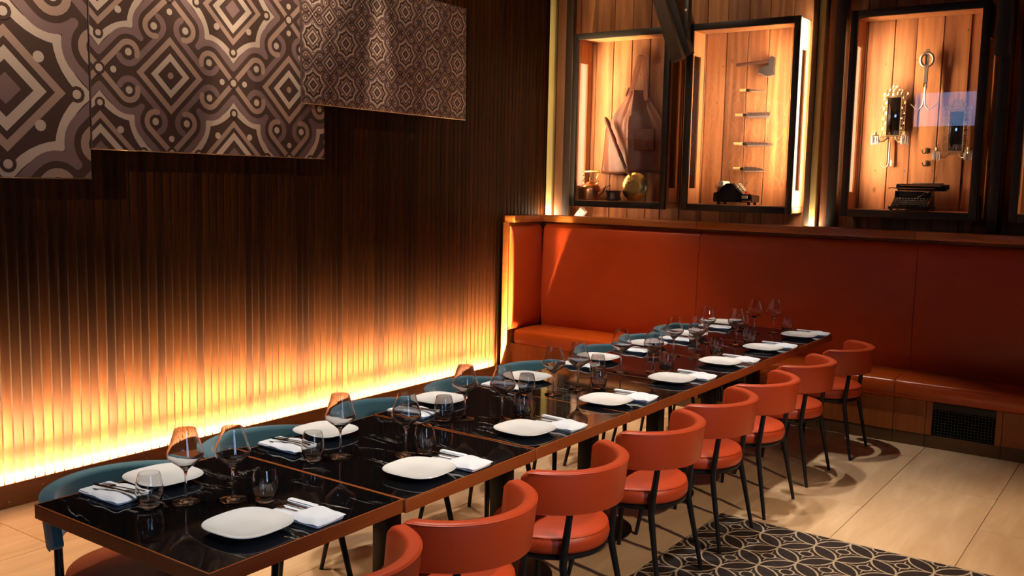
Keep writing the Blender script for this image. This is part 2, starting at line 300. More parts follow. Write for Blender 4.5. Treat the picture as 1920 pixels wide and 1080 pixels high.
# ------------------------------------------------------------------ mesh helpers
class MB:
    def __init__(s): s.bm = bmesh.new()
    def box(s, lo, hi, bevel=0.0, seg=2, mi=0, rot=None, piv=None):
        r = bmesh.ops.create_cube(s.bm, size=1.0); vs = r['verts']
        c = [(a + b) / 2 for a, b in zip(lo, hi)]; d = [abs(b - a) for a, b in zip(lo, hi)]
        for v in vs: v.co = Vector((c[0] + v.co.x * d[0], c[1] + v.co.y * d[1], c[2] + v.co.z * d[2]))
        fs = {f for v in vs for f in v.link_faces}
        if bevel:
            es = list({e for f in fs for e in f.edges})
            rb = bmesh.ops.bevel(s.bm, geom=es, offset=bevel, segments=seg, affect='EDGES', profile=0.5)
            fs = set(rb['faces']) | {f for f in fs if f.is_valid}; vs = list({v for f in fs for v in f.verts})
        if rot is not None: bmesh.ops.rotate(s.bm, verts=list(vs), cent=piv if piv else c, matrix=rot)
        for f in fs:
            if f.is_valid: f.material_index = mi
        return vs
    def lathe(s, prof, n=24, c=(0, 0, 0), mat=None, mi=0):
        rings = []; mat = mat or Matrix.Identity(3); c = Vector(c)
        for r, z in prof:
            if r <= 1e-6: rings.append([s.bm.verts.new(c + mat @ Vector((0, 0, z)))])
            else: rings.append([s.bm.verts.new(c + mat @ Vector((r * math.cos(2 * PI * k / n), r * math.sin(2 * PI * k / n), z))) for k in range(n)])
        for a, b in zip(rings[:-1], rings[1:]):
            for k in range(n):
                k2 = (k + 1) % n
                if len(a) == 1 and len(b) == 1: break
                if len(a) == 1: f = s.bm.faces.new((a[0], b[k2], b[k]))
                elif len(b) == 1: f = s.bm.faces.new((a[k], a[k2], b[0]))
                else: f = s.bm.faces.new((a[k], a[k2], b[k2], b[k]))
                f.material_index = mi
        return rings
    def tube(s, path, r, n=8, closed=False, mi=0, caps=True, flat=1.0):
        P = [Vector(p) for p in path]; m = len(P); rr = r if isinstance(r, (list, tuple)) else [r] * m
        rings = []; up = None
        for i, p in enumerate(P):
            a = P[(i - 1) % m] if (closed or i > 0) else p; b = P[(i + 1) % m] if (closed or i < m - 1) else p
            t = (b - a).normalized() if (b - a).length > 1e-9 else Vector((0, 0, 1))
            if up is None:
                up = Vector((0, 0, 1)) if abs(t.z) < 0.9 else Vector((1, 0, 0))
            u = (up - t * up.dot(t))
            u = u.normalized() if u.length > 1e-6 else t.orthogonal().normalized()
            v = t.cross(u); up = u
            rings.append([s.bm.verts.new(p + (u * math.cos(2 * PI * k / n) * flat + v * math.sin(2 * PI * k / n)) * rr[i]) for k in range(n)])
        for i in range(m if closed else m - 1):
            a, b = rings[i], rings[(i + 1) % m]
            for k in range(n):
                f = s.bm.faces.new((a[k], a[(k + 1) % n], b[(k + 1) % n], b[k])); f.material_index = mi
        if caps and not closed:
            s.bm.faces.new(rings[0][::-1]).material_index = mi; s.bm.faces.new(rings[-1]).material_index = mi
    def prism(s, poly, lo, hi, axis=2, mi=0):
        def P(a, b, h): return {2: (a, b, h), 1: (a, h, b), 0: (h, a, b)}[axis]
        A = [s.bm.verts.new(P(a, b, lo)) for a, b in poly]; B = [s.bm.verts.new(P(a, b, hi)) for a, b in poly]
        n = len(poly)
        for k in range(n): s.bm.faces.new((A[k], A[(k + 1) % n], B[(k + 1) % n], B[k])).material_index = mi
        s.bm.faces.new(A[::-1]).material_index = mi; s.bm.faces.new(B).material_index = mi
    def grid(s, fn, nu, nv, mi=0, closeu=False):
        V = [[s.bm.verts.new(fn(i / (nu if closeu else nu - 1), j / (nv - 1))) for j in range(nv)] for i in range(nu)]
        for i in range(nu if closeu else nu - 1):
            for j in range(nv - 1):
                s.bm.faces.new((V[i][j], V[(i + 1) % nu][j], V[(i + 1) % nu][j + 1], V[i][j + 1])).material_index = mi
        return V
    def ball(s, c, r, n=10, sz=1.0, mi=0):
        s.lathe([(r * math.sin(PI * k / 6), -r * sz * math.cos(PI * k / 6)) for k in range(7)], n, c, mi=mi)
    def mesh(s, name, mats, angle=40):
        bmesh.ops.recalc_face_normals(s.bm, faces=s.bm.faces[:])
        me = bpy.data.meshes.new(name); s.bm.to_mesh(me); s.bm.free()
        for m in (mats if isinstance(mats, (list, tuple)) else [mats]): me.materials.append(m)
        for p in me.polygons: p.use_smooth = True
        me.set_sharp_from_angle(angle=math.radians(angle)); return me
    def obj(s, name, mats, parent=None, loc=None, angle=40):
        return link(name, s.mesh(name, mats, angle), parent, loc)
def link(name, me, parent=None, loc=None):
    o = bpy.data.objects.new(name, me); COL.objects.link(o)
    if parent is not None: o.parent = parent
    if loc is not None: o.location = loc
    return o
def tag(o, label=None, cat=None, group=None, kind=None):
    if label: o['label'] = label
    if cat: o['category'] = cat
    if group: o['group'] = group
    if kind: o['kind'] = kind
    return o
def thing(name, label, cat, loc=(0, 0, 0), rz=0.0, group=None):
    o = bpy.data.objects.new(name, None); COL.objects.link(o); o.location = loc; o.rotation_euler = (0, 0, rz)
    o.empty_display_size = 0.1
    return tag(o, label, cat, group)
def copy_tree(o, parent=None):
    c = o.copy(); COL.objects.link(c)
    if parent is not None: c.parent = parent
    for ch in list(o.children): copy_tree(ch, c)
    return c
def struct(o, label=None): o['kind'] = 'structure'; return tag(o, label) if label else o
def BX(name, lo, hi, mat, parent=None, bevel=0.0, seg=2):
    b = MB(); b.box(lo, hi, bevel, seg); return b.obj(name, mat, parent)
ORD = ['nearest', 'second nearest', 'third nearest', 'fourth nearest', 'fifth nearest', 'sixth nearest', 'seventh nearest', 'farthest']
NTH = ['first', 'second', 'third', 'fourth', 'fifth', 'sixth', 'seventh', 'eighth']

def smooth(path, n=5):
    """Catmull-Rom through the points."""
    P = [Vector(p) for p in path]; P = [2 * P[0] - P[1]] + P + [2 * P[-1] - P[-2]]; out = []
    for i in range(1, len(P) - 2):
        for k in range(n):
            t = k / n; a, b_, c, d = P[i - 1], P[i], P[i + 1], P[i + 2]
            out.append(0.5 * ((2 * b_) + (c - a) * t + (2 * a - 5 * b_ + 4 * c - d) * t * t + (3 * b_ - a - 3 * c + d) * t ** 3))
    return out + [P[-2]]
def lerp_list(r, n=5):
    out = []
    for a, c in zip(r[:-1], r[1:]): out += [a + (c - a) * k / n for k in range(n)]
    return out + [r[-1]]
# ------------------------------------------------------------------ floor
XMAX, YMIN, ZC = 8.2, -9.6, 4.2
fl = struct(BX('floor', (-0.3, YMIN, -0.12), (XMAX, 1.2, -0.004), M['grout']), 'cream stone tiled floor with a dark patterned inset')
PX, PY = 3.075, -2.195                  # corner of the patterned inset
def slab(me_name, x0, x1, y0, y1):
    b = MB(); b.box((-(x1 - x0) / 2 + 0.0016, -(y1 - y0) / 2 + 0.0016, -0.012), ((x1 - x0) / 2 - 0.0016, (y1 - y0) / 2 - 0.0016, 0), 0.0012, 1)
    return b.mesh(me_name, M['travertine'])
TW, TL = 0.598, 1.244
cache = {}
for ci in range(-7, 8):
    x0 = 3.672 + ci * TW - (0 if True else 0); x1 = x0 + TW
    if x1 < 0 or x0 > XMAX: continue
    ya = (-0.957 if ci % 2 == 0 else -0.325)
    for k in range(-8, 3):
        y0 = ya + k * TL; y1 = y0 + TL
        a0, a1, b0, b1 = max(x0, -0.0), min(x1, XMAX), max(y0, YMIN), min(y1, 0.06)
        if b1 - b0 < 0.01 or a1 - a0 < 0.01: continue
        if a0 > PX - 0.3 and a0 < 6.2:            # the inset takes this place (down to y = -6.4)
            if b0 < PY and b1 > -6.4:
                if b1 > PY: parts = [(PY, b1)]
                else: parts = []
                if b0 < -6.4: parts.append((b0, -6.4))
            else: parts = [(b0, b1)]
        else: parts = [(b0, b1)]
        for (c0, c1) in parts:
            if c1 - c0 < 0.02: continue
            key = (round(a1 - a0, 3), round(c1 - c0, 3))
            if key not in cache: cache[key] = slab('floor_tile', a0, a1, c0, c1)
            link('floor_tile', cache[key], fl, ((a0 + a1) / 2, (c0 + c1) / 2, 0))
# patterned cement tiles laid at 45 degrees, cut along the border of the inset
def clip_poly(poly, n, d):               # keep n.p >= d
    out = []
    for i in range(len(poly)):
        a, b = poly[i], poly[(i + 1) % len(poly)]; da = a[0] * n[0] + a[1] * n[1] - d; db = b[0] * n[0] + b[1] * n[1] - d
        if da >= 0: out.append(a)
        if (da >= 0) != (db >= 0):
            t = da / (da - db); out.append((a[0] + (b[0] - a[0]) * t, a[1] + (b[1] - a[1]) * t))
    return out
T2 = 0.1985; H2 = T2 / math.sqrt(2); full = None
border = BX('tile_border', (PX - 0.004, -6.4, -0.02), (6.26, PY + 0.004, -0.0030), M['grout'], fl)
for i in range(-40, 41):
    for j in range(-40, 41):
        nx = 3.224 + (i - j) * H2; ny = -2.485 + (i + j) * H2
        if nx < PX - H2 or nx > 6.26 + H2 or ny > PY + H2 or ny < -6.4 - H2: continue
        if ny < -4.9: continue              # beyond what the photograph shows of the inset
        h = H2 * 0.992
        poly = [(nx + h, ny), (nx, ny + h), (nx - h, ny), (nx, ny - h)]
        cl = clip_poly(clip_poly(poly, (1, 0), PX + 0.002), (0, -1), -(PY - 0.002))
        if len(cl) < 3: continue
        ang = PI / 4; ca, sa = math.cos(-ang), math.sin(-ang)
        loc = [((x - nx) * ca - (y - ny) * sa, (x - nx) * sa + (y - ny) * ca) for x, y in cl]
        if len(cl) == 4 and all(abs(x - nx) < h + 1e-6 for x, y in cl) and cl == poly:
            if full is None:
                b = MB(); b.prism(loc, -0.012, 0.0); full = b.mesh('patterned_tile', M['encaustic'])
            me = full
        else:
            b = MB(); b.prism(loc, -0.012, 0.0); me = b.mesh('patterned_tile', M['encaustic'])
        o = link('patterned_tile', me, fl, (nx, ny, 0)); o.rotation_euler = (0, 0, ang)

# ------------------------------------------------------------------ walls, ceiling
wl = struct(BX('wall_left', (-0.30, YMIN, -0.1), (-0.087, 1.2, ZC), M['backing']), 'wall of dark wooden slats lit from its foot')
SP = 0.0562
sm = MB(); sh = ZC - 0.13                # section: a thin dark face with a narrower, lighter coloured body behind it
a_, c_ = 0.0238, 0.0212
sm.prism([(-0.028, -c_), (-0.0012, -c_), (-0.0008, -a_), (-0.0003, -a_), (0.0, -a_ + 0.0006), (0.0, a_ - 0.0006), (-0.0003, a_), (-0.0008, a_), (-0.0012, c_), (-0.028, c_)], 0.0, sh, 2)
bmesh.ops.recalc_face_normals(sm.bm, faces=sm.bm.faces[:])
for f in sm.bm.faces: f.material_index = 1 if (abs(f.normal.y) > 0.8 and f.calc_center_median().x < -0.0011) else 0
slat_me = sm.mesh('slat', [M['slat'], M['lit_edge']])
k = 0; y = -4.539 + SP / 2 - SP * 36
while y < 0.86:
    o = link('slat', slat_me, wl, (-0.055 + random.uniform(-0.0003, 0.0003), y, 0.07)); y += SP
# baseboard with its LED strip
bb = struct(BX('baseboard_left', (-0.004, -7.4, 0.0), (0.010, -0.056, 0.128), M['base_wood'], None, 0.002), 'dark wood baseboard hiding an amber light strip')
for sy, sz in ((-4.55, 0.035), (-4.365, 0.088), (-3.95, 0.035), (-3.72, 0.088), (-3.1, 0.04), (-2.75, 0.09)):
    b = MB(); b.lathe([(0, 0.0035), (0.004, 0.0025), (0.0062, 0)], 10, (0.010, sy, sz), Matrix.Rotation(PI / 2, 3, 'Y'))
    tag(b.obj('screw', M['cutlery'], bb), 'bright screw head')
b = MB(); b.box((-0.022, -7.3, 0.080), (-0.006, -0.075, 0.090), 0.002, 1); tag(b.obj('light_strip', M['led_amber'], bb), 'glowing amber strip')

wb = struct(BX('wall_back', (-0.3, 0.90, -0.1), (XMAX, 1.2, ZC), M['backing']), 'wall of old wooden planks')
edges = [-0.06, 0.2, 0.39, 0.576, 0.771, 0.954, 1.105, 1.30, 1.499, 1.688, 1.879, 2.066, 2.264, 2.46, 2.66, 2.87, 3.076, 3.24, 3.433, 3.623, 3.727, 3.92, 4.11, 4.30, 4.49, 4.68]
while edges[-1] < XMAX - 0.2: edges.append(edges[-1] + random.choice((0.17, 0.19, 0.2, 0.22)))
for a, c in zip(edges[:-1], edges[1:]):
    w = c - a - random.choice((0.004, 0.006, 0.009)); p = random.uniform(-0.006, 0.006)
    b = MB(); b.box((-w / 2, -0.02 + p, 0), (w / 2, 0.022, ZC - 1.0), 0.003, 1)
    link('plank', b.mesh('plank', M['plank']), wb, ((a + c) / 2, 0.875, 1.0))
for nx, nz in ((0.66, 2.80), (0.86, 2.80), (1.03, 2.80), (0.66, 2.45), (0.64, 2.17), (1.85, 2.53), (2.09, 2.53), (1.84, 2.21), (2.09, 2.21), (1.66, 2.83), (1.62, 2.52), (1.60, 2.02),
               (3.02, 2.78), (3.25, 2.80), (3.47, 2.80), (3.70, 2.80), (3.01, 2.43), (3.24, 2.15), (3.44, 2.15), (3.62, 2.15), (2.99, 1.95), (3.21, 1.95), (3.42, 1.95), (3.62, 1.95), (3.60, 3.0)):
    b = MB(); b.lathe([(0, 0.003), (0.005, 0.002), (0.006, 0)], 8, (nx, 0.852, nz), Matrix.Rotation(PI / 2, 3, 'X')); b.obj('nail', M['iron'], wb)

struct(BX('ceiling', (-0.3, YMIN - 0.2, ZC), (XMAX + 0.2, 1.2, ZC + 0.1), M['ceiling']))
# the two street sides behind the camera, with window openings: (wall, from, to, sill, head)
WIN = [('front', 0.95, 2.05, 2.87, 3.53), ('right', -8.05, -7.55, 0.6, 3.4), ('right', -7.15, -6.65, 0.6, 3.4)]
def wall_with_openings(name, side, a0, a1):
    b = MB(); cur = a0
    def q(u0, u1, z0, z1):
        if side == 'front': b.box((u0, YMIN - 0.2, z0), (u1, YMIN, z1))
        else: b.box((XMAX, u0, z0), (XMAX + 0.2, u1, z1))
    for w in sorted([w for w in WIN if w[0] == side], key=lambda w: w[1]):
        q(cur, w[1], -0.1, ZC); q(w[1], w[2], -0.1, w[3]); q(w[1], w[2], w[4], ZC); cur = w[2]
    q(cur, a1, -0.1, ZC); return struct(b.obj(name, M['wall_paint']))
wall_with_openings('wall_front', 'front', -0.3, XMAX); wall_with_openings('wall_right', 'right', YMIN - 0.2, 1.2)
for k, (side, u0, u1, z0, z1) in enumerate(WIN):
    b = MB(); t = 0.04
    def q(a0, a1, c0, c1, d0, d1):
        if side == 'front': return (a0, YMIN - d1, c0), (a1, YMIN - d0, c1)
        return (XMAX + d0, a0, c0), (XMAX + d1, a1, c1)
    for f in ((u0, u0 + t, z0, z1), (u1 - t, u1, z0, z1), (u0 + t, u1 - t, z0, z0 + t), (u0 + t, u1 - t, z1 - t, z1)): b.box(*q(*f, 0.05, 0.12), 0.004, 1)
    w = struct(b.obj('window_%d' % (k + 1), M['black_metal'])); BX('pane', *q(u0 + t, u1 - t, z0 + t, z1 - t, 0.085, 0.09), M['dimming' if side == 'front' else 'pane'], w)
    if side == 'front': pl = area('window_portal', ((u0 + u1) / 2, YMIN - 0.14, (z0 + z1) / 2), (0, 1, 0), u1 - u0, z1 - z0, 1, (1, 1, 1))
    else: pl = area('window_portal', (XMAX + 0.14, (u0 + u1) / 2, (z0 + z1) / 2), (-1, 0, 0), u1 - u0, z1 - z0, 1, (1, 1, 1))
    pl.data.cycles.is_portal = True
struct(BX('pavement', (-6, YMIN - 12, -0.2), (24, YMIN - 0.21, -0.12), M['pavement']), 'grey pavement outside the front windows')

# ------------------------------------------------------------------ posts between the display cases
def trim(n, lo, hi, mat, label, bevel=0.004): return struct(BX('trim_%d' % n, lo, hi, M[mat], None, bevel), label)
trim(1, (-0.026, 0.675, 1.30), (0.036, 0.735, ZC), 'light_post', 'cream post in the corner beside the slatted wall')
trim(2, (0.066, 0.68, 1.30), (0.160, 0.80, ZC), 'brown_post', 'brown timber post left of the first display case')
trim(3, (0.168, 0.66, 1.30), (0.245, 0.72, ZC), 'dark_timber', 'dark timber post beside the apron case')
trim(4, (2.490, 0.66, 1.30), (2.533, 0.84, ZC), 'dark_timber', 'dark timber post right of the knife case')
trim(5, (2.535, 0.675, 1.30), (2.585, 0.735, ZC), 'light_post', 'cream post between the second and third display cases')
trim(6, (2.620, 0.68, 1.30), (2.675, 0.80, ZC), 'brown_post', 'brown timber post between the second and third cases')
trim(7, (2.680, 0.66, 1.30), (2.755, 0.76, ZC), 'steel_frame', 'black steel column left of the mirror case')
trim(8, (3.86, 0.58, 1.30), (3.93, 0.76, ZC), 'steel_frame', 'black steel column right of the mirror case')
trim(9, (3.86, 0.40, 2.75), (3.95, 0.54, ZC), 'steel_frame', 'black steel hanger above the right end of the mirror case')
# slanting beam with its bracket
def slant(lo_pt, hi_pt, w, d, name, mat, parent=None):
    a, c = Vector(lo_pt), Vector(hi_pt); t = (c - a); L_ = t.length; b = MB()
    b.box((-w / 2, -d / 2, 0), (w / 2, d / 2, L_), 0.004, 1)
    o = b.obj(name, mat, parent); o.location = a; o.rotation_euler = t.to_track_quat('Z', 'Y').to_euler('XYZ'); return o
be = thing('timber_beam', 'dark slanting timber beam hanging between the apron case and the knife case', 'beam', (0, 0, 0))
def slant_prism(x0, z0, x1, z1, w, y0, y1, name, mat, parent):
    dx, dz = x1 - x0, z1 - z0; l = math.hypot(dx, dz); nx_, nz_ = -dz / l * w / 2, dx / l * w / 2
    b = MB(); b.prism([(x0 - nx_, z0 - nz_), (x0 + nx_, z0 + nz_), (x1 + nx_, z1 + nz_), (x1 - nx_, z1 - nz_)], y0, y1, 1); return b.obj(name, mat, parent)
slant_prism(1.455, 2.845, 0.955, 4.20, 0.105, 0.36, 0.44, 'beam_face', M['dark_timber'], be)
slant_prism(1.50, 2.90, 1.02, 4.20, 0.085, 0.44, 0.53, 'beam_back', M['steel_frame'], be)
br = BX('bracket', (1.455, 0.46, 3.03), (1.50, 0.53, 3.38), M['steel_frame'], be, 0.006)
b = MB(); b.lathe([(0, 0.012), (0.012, 0.008), (0.014, 0)], 12, (1.478, 0.46, 3.26), Matrix.Rotation(PI / 2, 3, 'X')); b.obj('bolt', M['pale_iron'], br)
# white brace showing under the first case
wbz = thing('white_brace', 'short white slanting brace under the left end of the apron case', 'brace', (0, 0, 0))
slant_prism(0.27, 1.40, 0.40, 1.555, 0.06, 0.66, 0.72, 'brace_bar', plain('white_painted_wood', (0.75, 0.70, 0.62), 0.5), wbz)
BX('brace_foot', (0.22, 0.655, 1.36), (0.32, 0.725, 1.41), M['black_metal'], wbz, 0.004)

# ------------------------------------------------------------------ display cases
def display_case(x0, x1, label, side_glow, bar):
    z0, z1, yf, yb = 1.586, 3.158, 0.55, 0.845; t = 0.054
    c = thing('display_case', label, 'display case', ((x0 + x1) / 2, yf, z0))
    ox, oy, oz = (x0 + x1) / 2, yf, z0
    def part(name, lo, hi, mat, par=None, bevel=0.003):
        lo = (lo[0] - ox, lo[1] - oy, lo[2] - oz); hi = (hi[0] - ox, hi[1] - oy, hi[2] - oz)
        return BX(name, lo, hi, M[mat], par or c, bevel)
    part('frame_stile', (x0, yf, z0), (x0 + t, yf + 0.035, z1), 'steel_frame')
    part('frame_stile', (x1 - t, yf, z0), (x1, yf + 0.035, z1), 'steel_frame')
    part('frame_rail', (x0 + t, yf, z0), (x1 - t, yf + 0.035, z0 + t), 'steel_frame')
    part('frame_rail', (x0 + t, yf, z1 - t), (x1 - t, yf + 0.035, z1), 'steel_frame')
    part('front_glass', (x0 + t - 0.006, yf + 0.015, z0 + t - 0.006), (x1 - t + 0.006, yf + 0.020, z1 - t + 0.006), 'pane', None, 0)
    part('shelf', (x0 + 0.006, yf + 0.036, z0 + 0.006), (x1 - 0.006, yb, z0 + 0.060), 'case_wood')
    part('top_board', (x0 + 0.006, yf + 0.036, z1 - 0.045), (x1 - 0.006, yb, z1 - 0.008), 'case_wood')
    for sx in (x0 + 0.006, x1 - 0.036):
        s0, s1 = sx, sx + 0.03
        sd = MB()
        def q(lo, hi): sd.box((lo[0] - ox, lo[1] - oy, lo[2] - oz), (hi[0] - ox, hi[1] - oy, hi[2] - oz), 0.002, 1)
        zt, zb_ = z1 - 0.25, z0 + 0.19
        q((s0, yf + 0.036, z0 + 0.05), (s1, yf + 0.085, z1 - 0.045)); q((s0, yb - 0.075, z0 + 0.05), (s1, yb, z1 - 0.045))
        q((s0, yf + 0.085, z0 + 0.05), (s1, yb - 0.075, zb_)); q((s0, yf + 0.085, zt), (s1, yb - 0.075, z1 - 0.045))
        side = sd.obj('side_frame', M['case_wood'], c)
        gl = side_glow if sx < (x0 + x1) / 2 else 'dark'
        part('side_pane', (s0 + 0.012, yf + 0.086, zb_ + 0.001), (s1 - 0.012, yb - 0.076, zt - 0.001), {'lit': 'opal', 'clear': 'pane', 'dark': 'smoke'}[gl], side, 0)
    # upright light bar tucked behind one stile
    bx = x0 + 0.0365 if bar == 'left' else x1 - 0.0445
    part('light_bar', (bx, yf + 0.0365, z0 + 0.25), (bx + 0.008, yf + 0.046, z1 - 0.20), 'led', None, 0.001)
    return c
M['opal'] = plain('opal_glass', (0.85, 0.78, 0.72), 0.5, spec=0.3)
M['opal'].node_tree.nodes['Principled BSDF'].inputs['Transmission Weight'].default_value = 0.0
_n = M['opal'].node_tree; _t = _n.nodes.new('ShaderNodeBsdfTranslucent'); _t.inputs[0].default_value = (0.9, 0.82, 0.76, 1)
_m = _n.nodes.new('ShaderNodeMixShader'); _m.inputs[0].default_value = 0.6
_n.links.new(_n.nodes['Principled BSDF'].outputs[0], _m.inputs[1]); _n.links.new(_t.outputs[0], _m.inputs[2]); _n.links.new(_m.outputs[0], _n.nodes['Material Output'].inputs[0])
M['smoke'] = thin_glass('smoked_pane', (0.35, 0.28, 0.24), 1.5, 1.0)
CASES = [(0.316, 1.300, 'black framed glass case holding a leather apron and copper kettle', 'lit'),
         (1.455, 2.432, 'black framed glass case holding four knives and an axe', 'dark'),
         (2.820, 3.796, 'black framed glass case holding two gilt mirrors and a typewriter', 'lit'),
         (4.006, 4.980, 'black framed case cut off by the right edge of the photo', 'dark')]
CW = (1.0, 0.66, 0.40)
for (x0, x1, lab, gl), bar in zip(CASES, ('left', 'right', 'left', 'right')): display_case(x0, x1, lab, gl, bar)
def case_light(x, sx, sy, power):
    return area('case_light', (x, 0.60, 2.42), (sx, sy, 0), 0.012, 1.15, power, CW, 130)
case_light(0.362, 1, 0.75, 5.6); case_light(2.385, -1, 0.45, 24); case_light(2.866, 1, 0.60, 12.5); case_light(4.93, -1, 0.75, 6)
# strips on the posts, shining at the flanks of the cases
area('flank_light', (0.25, 0.72, 2.4), (1, 0, 0), 0.06, 1.3, 7, CW); area('flank_light', (2.486, 0.70, 2.4), (-1, 0, 0), 0.05, 1.55, 26, SOFT)
area('flank_light', (2.76, 0.72, 2.4), (1, 0, 0), 0.05, 1.3, 6, CW)

SH = 1.586 + 0.060                       # shelf height inside the cases
# leather apron hanging in the first case
ap = thing('leather_apron', 'worn brown leather apron hanging in the leftmost display case', 'apron', (0.88, 0.83, 1.9))
def apron_pt(u, v):
    z = 1.90 + v * 0.755
    half = [(0.0, 0.335), (0.55, 0.315), (0.66, 0.26), (0.80, 0.180), (0.92, 0.112), (1.0, 0.080)]
    for (a, h0), (c, h1) in zip(half[:-1], half[1:]):
        if v <= c: h = h0 + (h1 - h0) * (v - a) / (c - a); break
    cx = 0.825 + 0.03 * v
    x = cx + (u - 0.5) * 2 * h
    rg = 0.44 + 0.05 * (1 - v)
    ridge = (0.085 if v < 0.7 else 0.05) * (max(0.0, u / rg) ** 1.5 if u < rg else max(0.0, 1 - (u - rg) / 0.30) ** 1.3)
    fold = 0.006 * math.sin(u * 17 + 1.2 + 2 * v) + 0.004 * math.sin(u * 31 + v * 6) - ridge
    return Vector((x - 0.88, 0.826 - 0.83 + fold, z - 1.9 - 0.012 * (1 - v) * math.sin(u * 7)))
b = MB(); b.grid(apron_pt, 41, 25); ao = b.obj('bib', M['apron'], ap, angle=70)
md = ao.modifiers.new('thick', 'SOLIDIFY'); md.thickness = 0.006
def strip(path, w, th, name, mat, parent, wax=(1, 0, 0)):
    P = [Vector(p) for p in path]; wv = Vector(wax); b = MB(); rows = []
    for i, p in enumerate(P):
        t = (P[min(i + 1, len(P) - 1)] - P[max(i - 1, 0)]).normalized(); n = t.cross(wv).normalized()
        rows.append([b.bm.verts.new(p + wv * (sx * w / 2) + n * (sn * th / 2)) for sx, sn in ((-1, -1), (1, -1), (1, 1), (-1, 1))])
    for a, c in zip(rows[:-1], rows[1:]):
        for k in range(4): b.bm.faces.new((a[k], a[(k + 1) % 4], c[(k + 1) % 4], c[k]))
    b.bm.faces.new(rows[0][::-1]); b.bm.faces.new(rows[-1]); return b.obj(name, mat, parent)
strip([(-0.065, -0.05, 0.745), (-0.035, -0.03, 0.93), (-0.005, -0.022, 1.062), (0.005, -0.02, 1.07)], 0.050, 0.005, 'neck_strap', M['apron'], ap)
strip([(0.005, -0.02, 1.07), (0.03, -0.018, 1.05), (0.055, -0.022, 0.88), (0.075, -0.03, 0.66)], 0.040, 0.005, 'neck_strap', M['apron'], ap)
b = MB(); b.box((-0.045, -0.052, 0.21), (0.170, -0.042, 0.405), 0.006, 2, rot=Matrix.Rotation(0.20, 3, 'Z')); b.obj('pocket', M['apron'], ap)
b = MB(); b.tube([(-0.10, -0.035, 0.78), (-0.115, -0.04, 0.74), (-0.13, -0.04, 0.70)], [0.008, 0.012, 0.005], 8); b.obj('tie', M['turned'], ap)
b = MB(); b.lathe([(0, -0.03), (0.012, -0.028), (0.009, 0.0), (0.009, 0.02)], 10, (0.0, -0.01, 1.062), Matrix.Rotation(PI / 2, 3, 'X')); b.obj('peg', M['iron'], ap)
# brass warming pan with a long turned handle
wp = thing('warming_pan', 'round brass warming pan with a long turned wooden handle leaning in the apron case', 'pan', (0.912, 0.722, SH))
pr_ = [(0, 0.018), (0.05, 0.022), (0.105, 0.017), (0.118, 0.006), (0.130, 0.0), (0.132, -0.008), (0.122, -0.02), (0.10, -0.05), (0.04, -0.058), (0, -0.058)]
b = MB(); tilt = Matrix.Rotation(PI / 2 - 0.10, 3, 'X'); b.lathe(pr_, 40, (0, 0.0, 0.134), tilt); b.obj('pan', M['brass'], wp)
for px, pz, rr in ((-0.045, 0.205, 0.026), (0.025, 0.068, 0.017)):
    b = MB()
    for k in range(7):
        a = 2 * PI * k / 7; b.tube([(px + rr * 0.62 * math.cos(a) + rr * 0.35 * math.cos(t), -0.021, pz + rr * 0.62 * math.sin(a) + rr * 0.35 * math.sin(t)) for t in [2 * PI * q / 8 for q in range(8)]], 0.0025, 5, True)
    b.obj('rosette', M['gilt'], wp)
hv0, hv1 = Vector((-0.085, -0.005, 0.265)), Vector((-0.352, 0.035, 0.77))
b = MB(); N_ = 26; path = [hv0.lerp(hv1, k / N_) for k in range(N_ + 1)]
rad = [0.012, 0.013, 0.016, 0.018, 0.015, 0.017, 0.019, 0.020, 0.020, 0.019, 0.018, 0.015, 0.021, 0.014, 0.018, 0.021, 0.022, 0.021, 0.016, 0.022, 0.015, 0.018, 0.021, 0.023, 0.024, 0.018, 0.009]
b.tube(path, rad, 12); b.obj('handle', M['turned'], wp)
b = MB(); b.tube([(-0.05, -0.005, 0.245), (-0.075, -0.005, 0.255), (-0.095, 0.0, 0.30)], [0.010, 0.011, 0.013], 8); b.obj('ferrule', M['brass'], wp)
# copper kettle
kt = thing('copper_kettle', 'copper kettle with a bail handle standing in the apron case', 'kettle', (0.455, 0.70, SH))
b = MB(); b.lathe([(0, 0), (0.083, 0), (0.090, 0.006), (0.096, 0.05), (0.098, 0.09), (0.094, 0.115), (0.082, 0.135), (0.055, 0.152), (0.038, 0.158)], 32); b.obj('body', M['copper'], kt)
b = MB(); b.lathe([(0.046, 0.154), (0.040, 0.164), (0.020, 0.172), (0.007, 0.176), (0.006, 0.186), (0.013, 0.194), (0.012, 0.204), (0, 0.210)], 20); b.obj('lid', M['copper'], kt)
b = MB(); b.tube(smooth([(0.085, 0, 0.06), (0.115, 0, 0.07), (0.135, 0, 0.085), (0.150, 0, 0.115), (0.168, 0, 0.135)], 4), lerp_list([0.022, 0.016, 0.012, 0.010, 0.009], 4), 10); b.obj('spout', M['copper'], kt)
b = MB()
for s in (-1, 1): b.tube(smooth([(s * 0.06, 0, 0.145), (s * 0.085, 0, 0.17), (s * 0.066, 0, 0.205), (s * 0.088, 0, 0.245), (s * 0.075, 0, 0.262)]), 0.0042, 8)
b.obj('bail', M['brass'], kt)
b = MB(); b.tube([(-0.09, 0, 0.262), (0, 0, 0.266), (0.09, 0, 0.262)], [0.008, 0.010, 0.008], 10); b.obj('grip', M['brass'], kt)
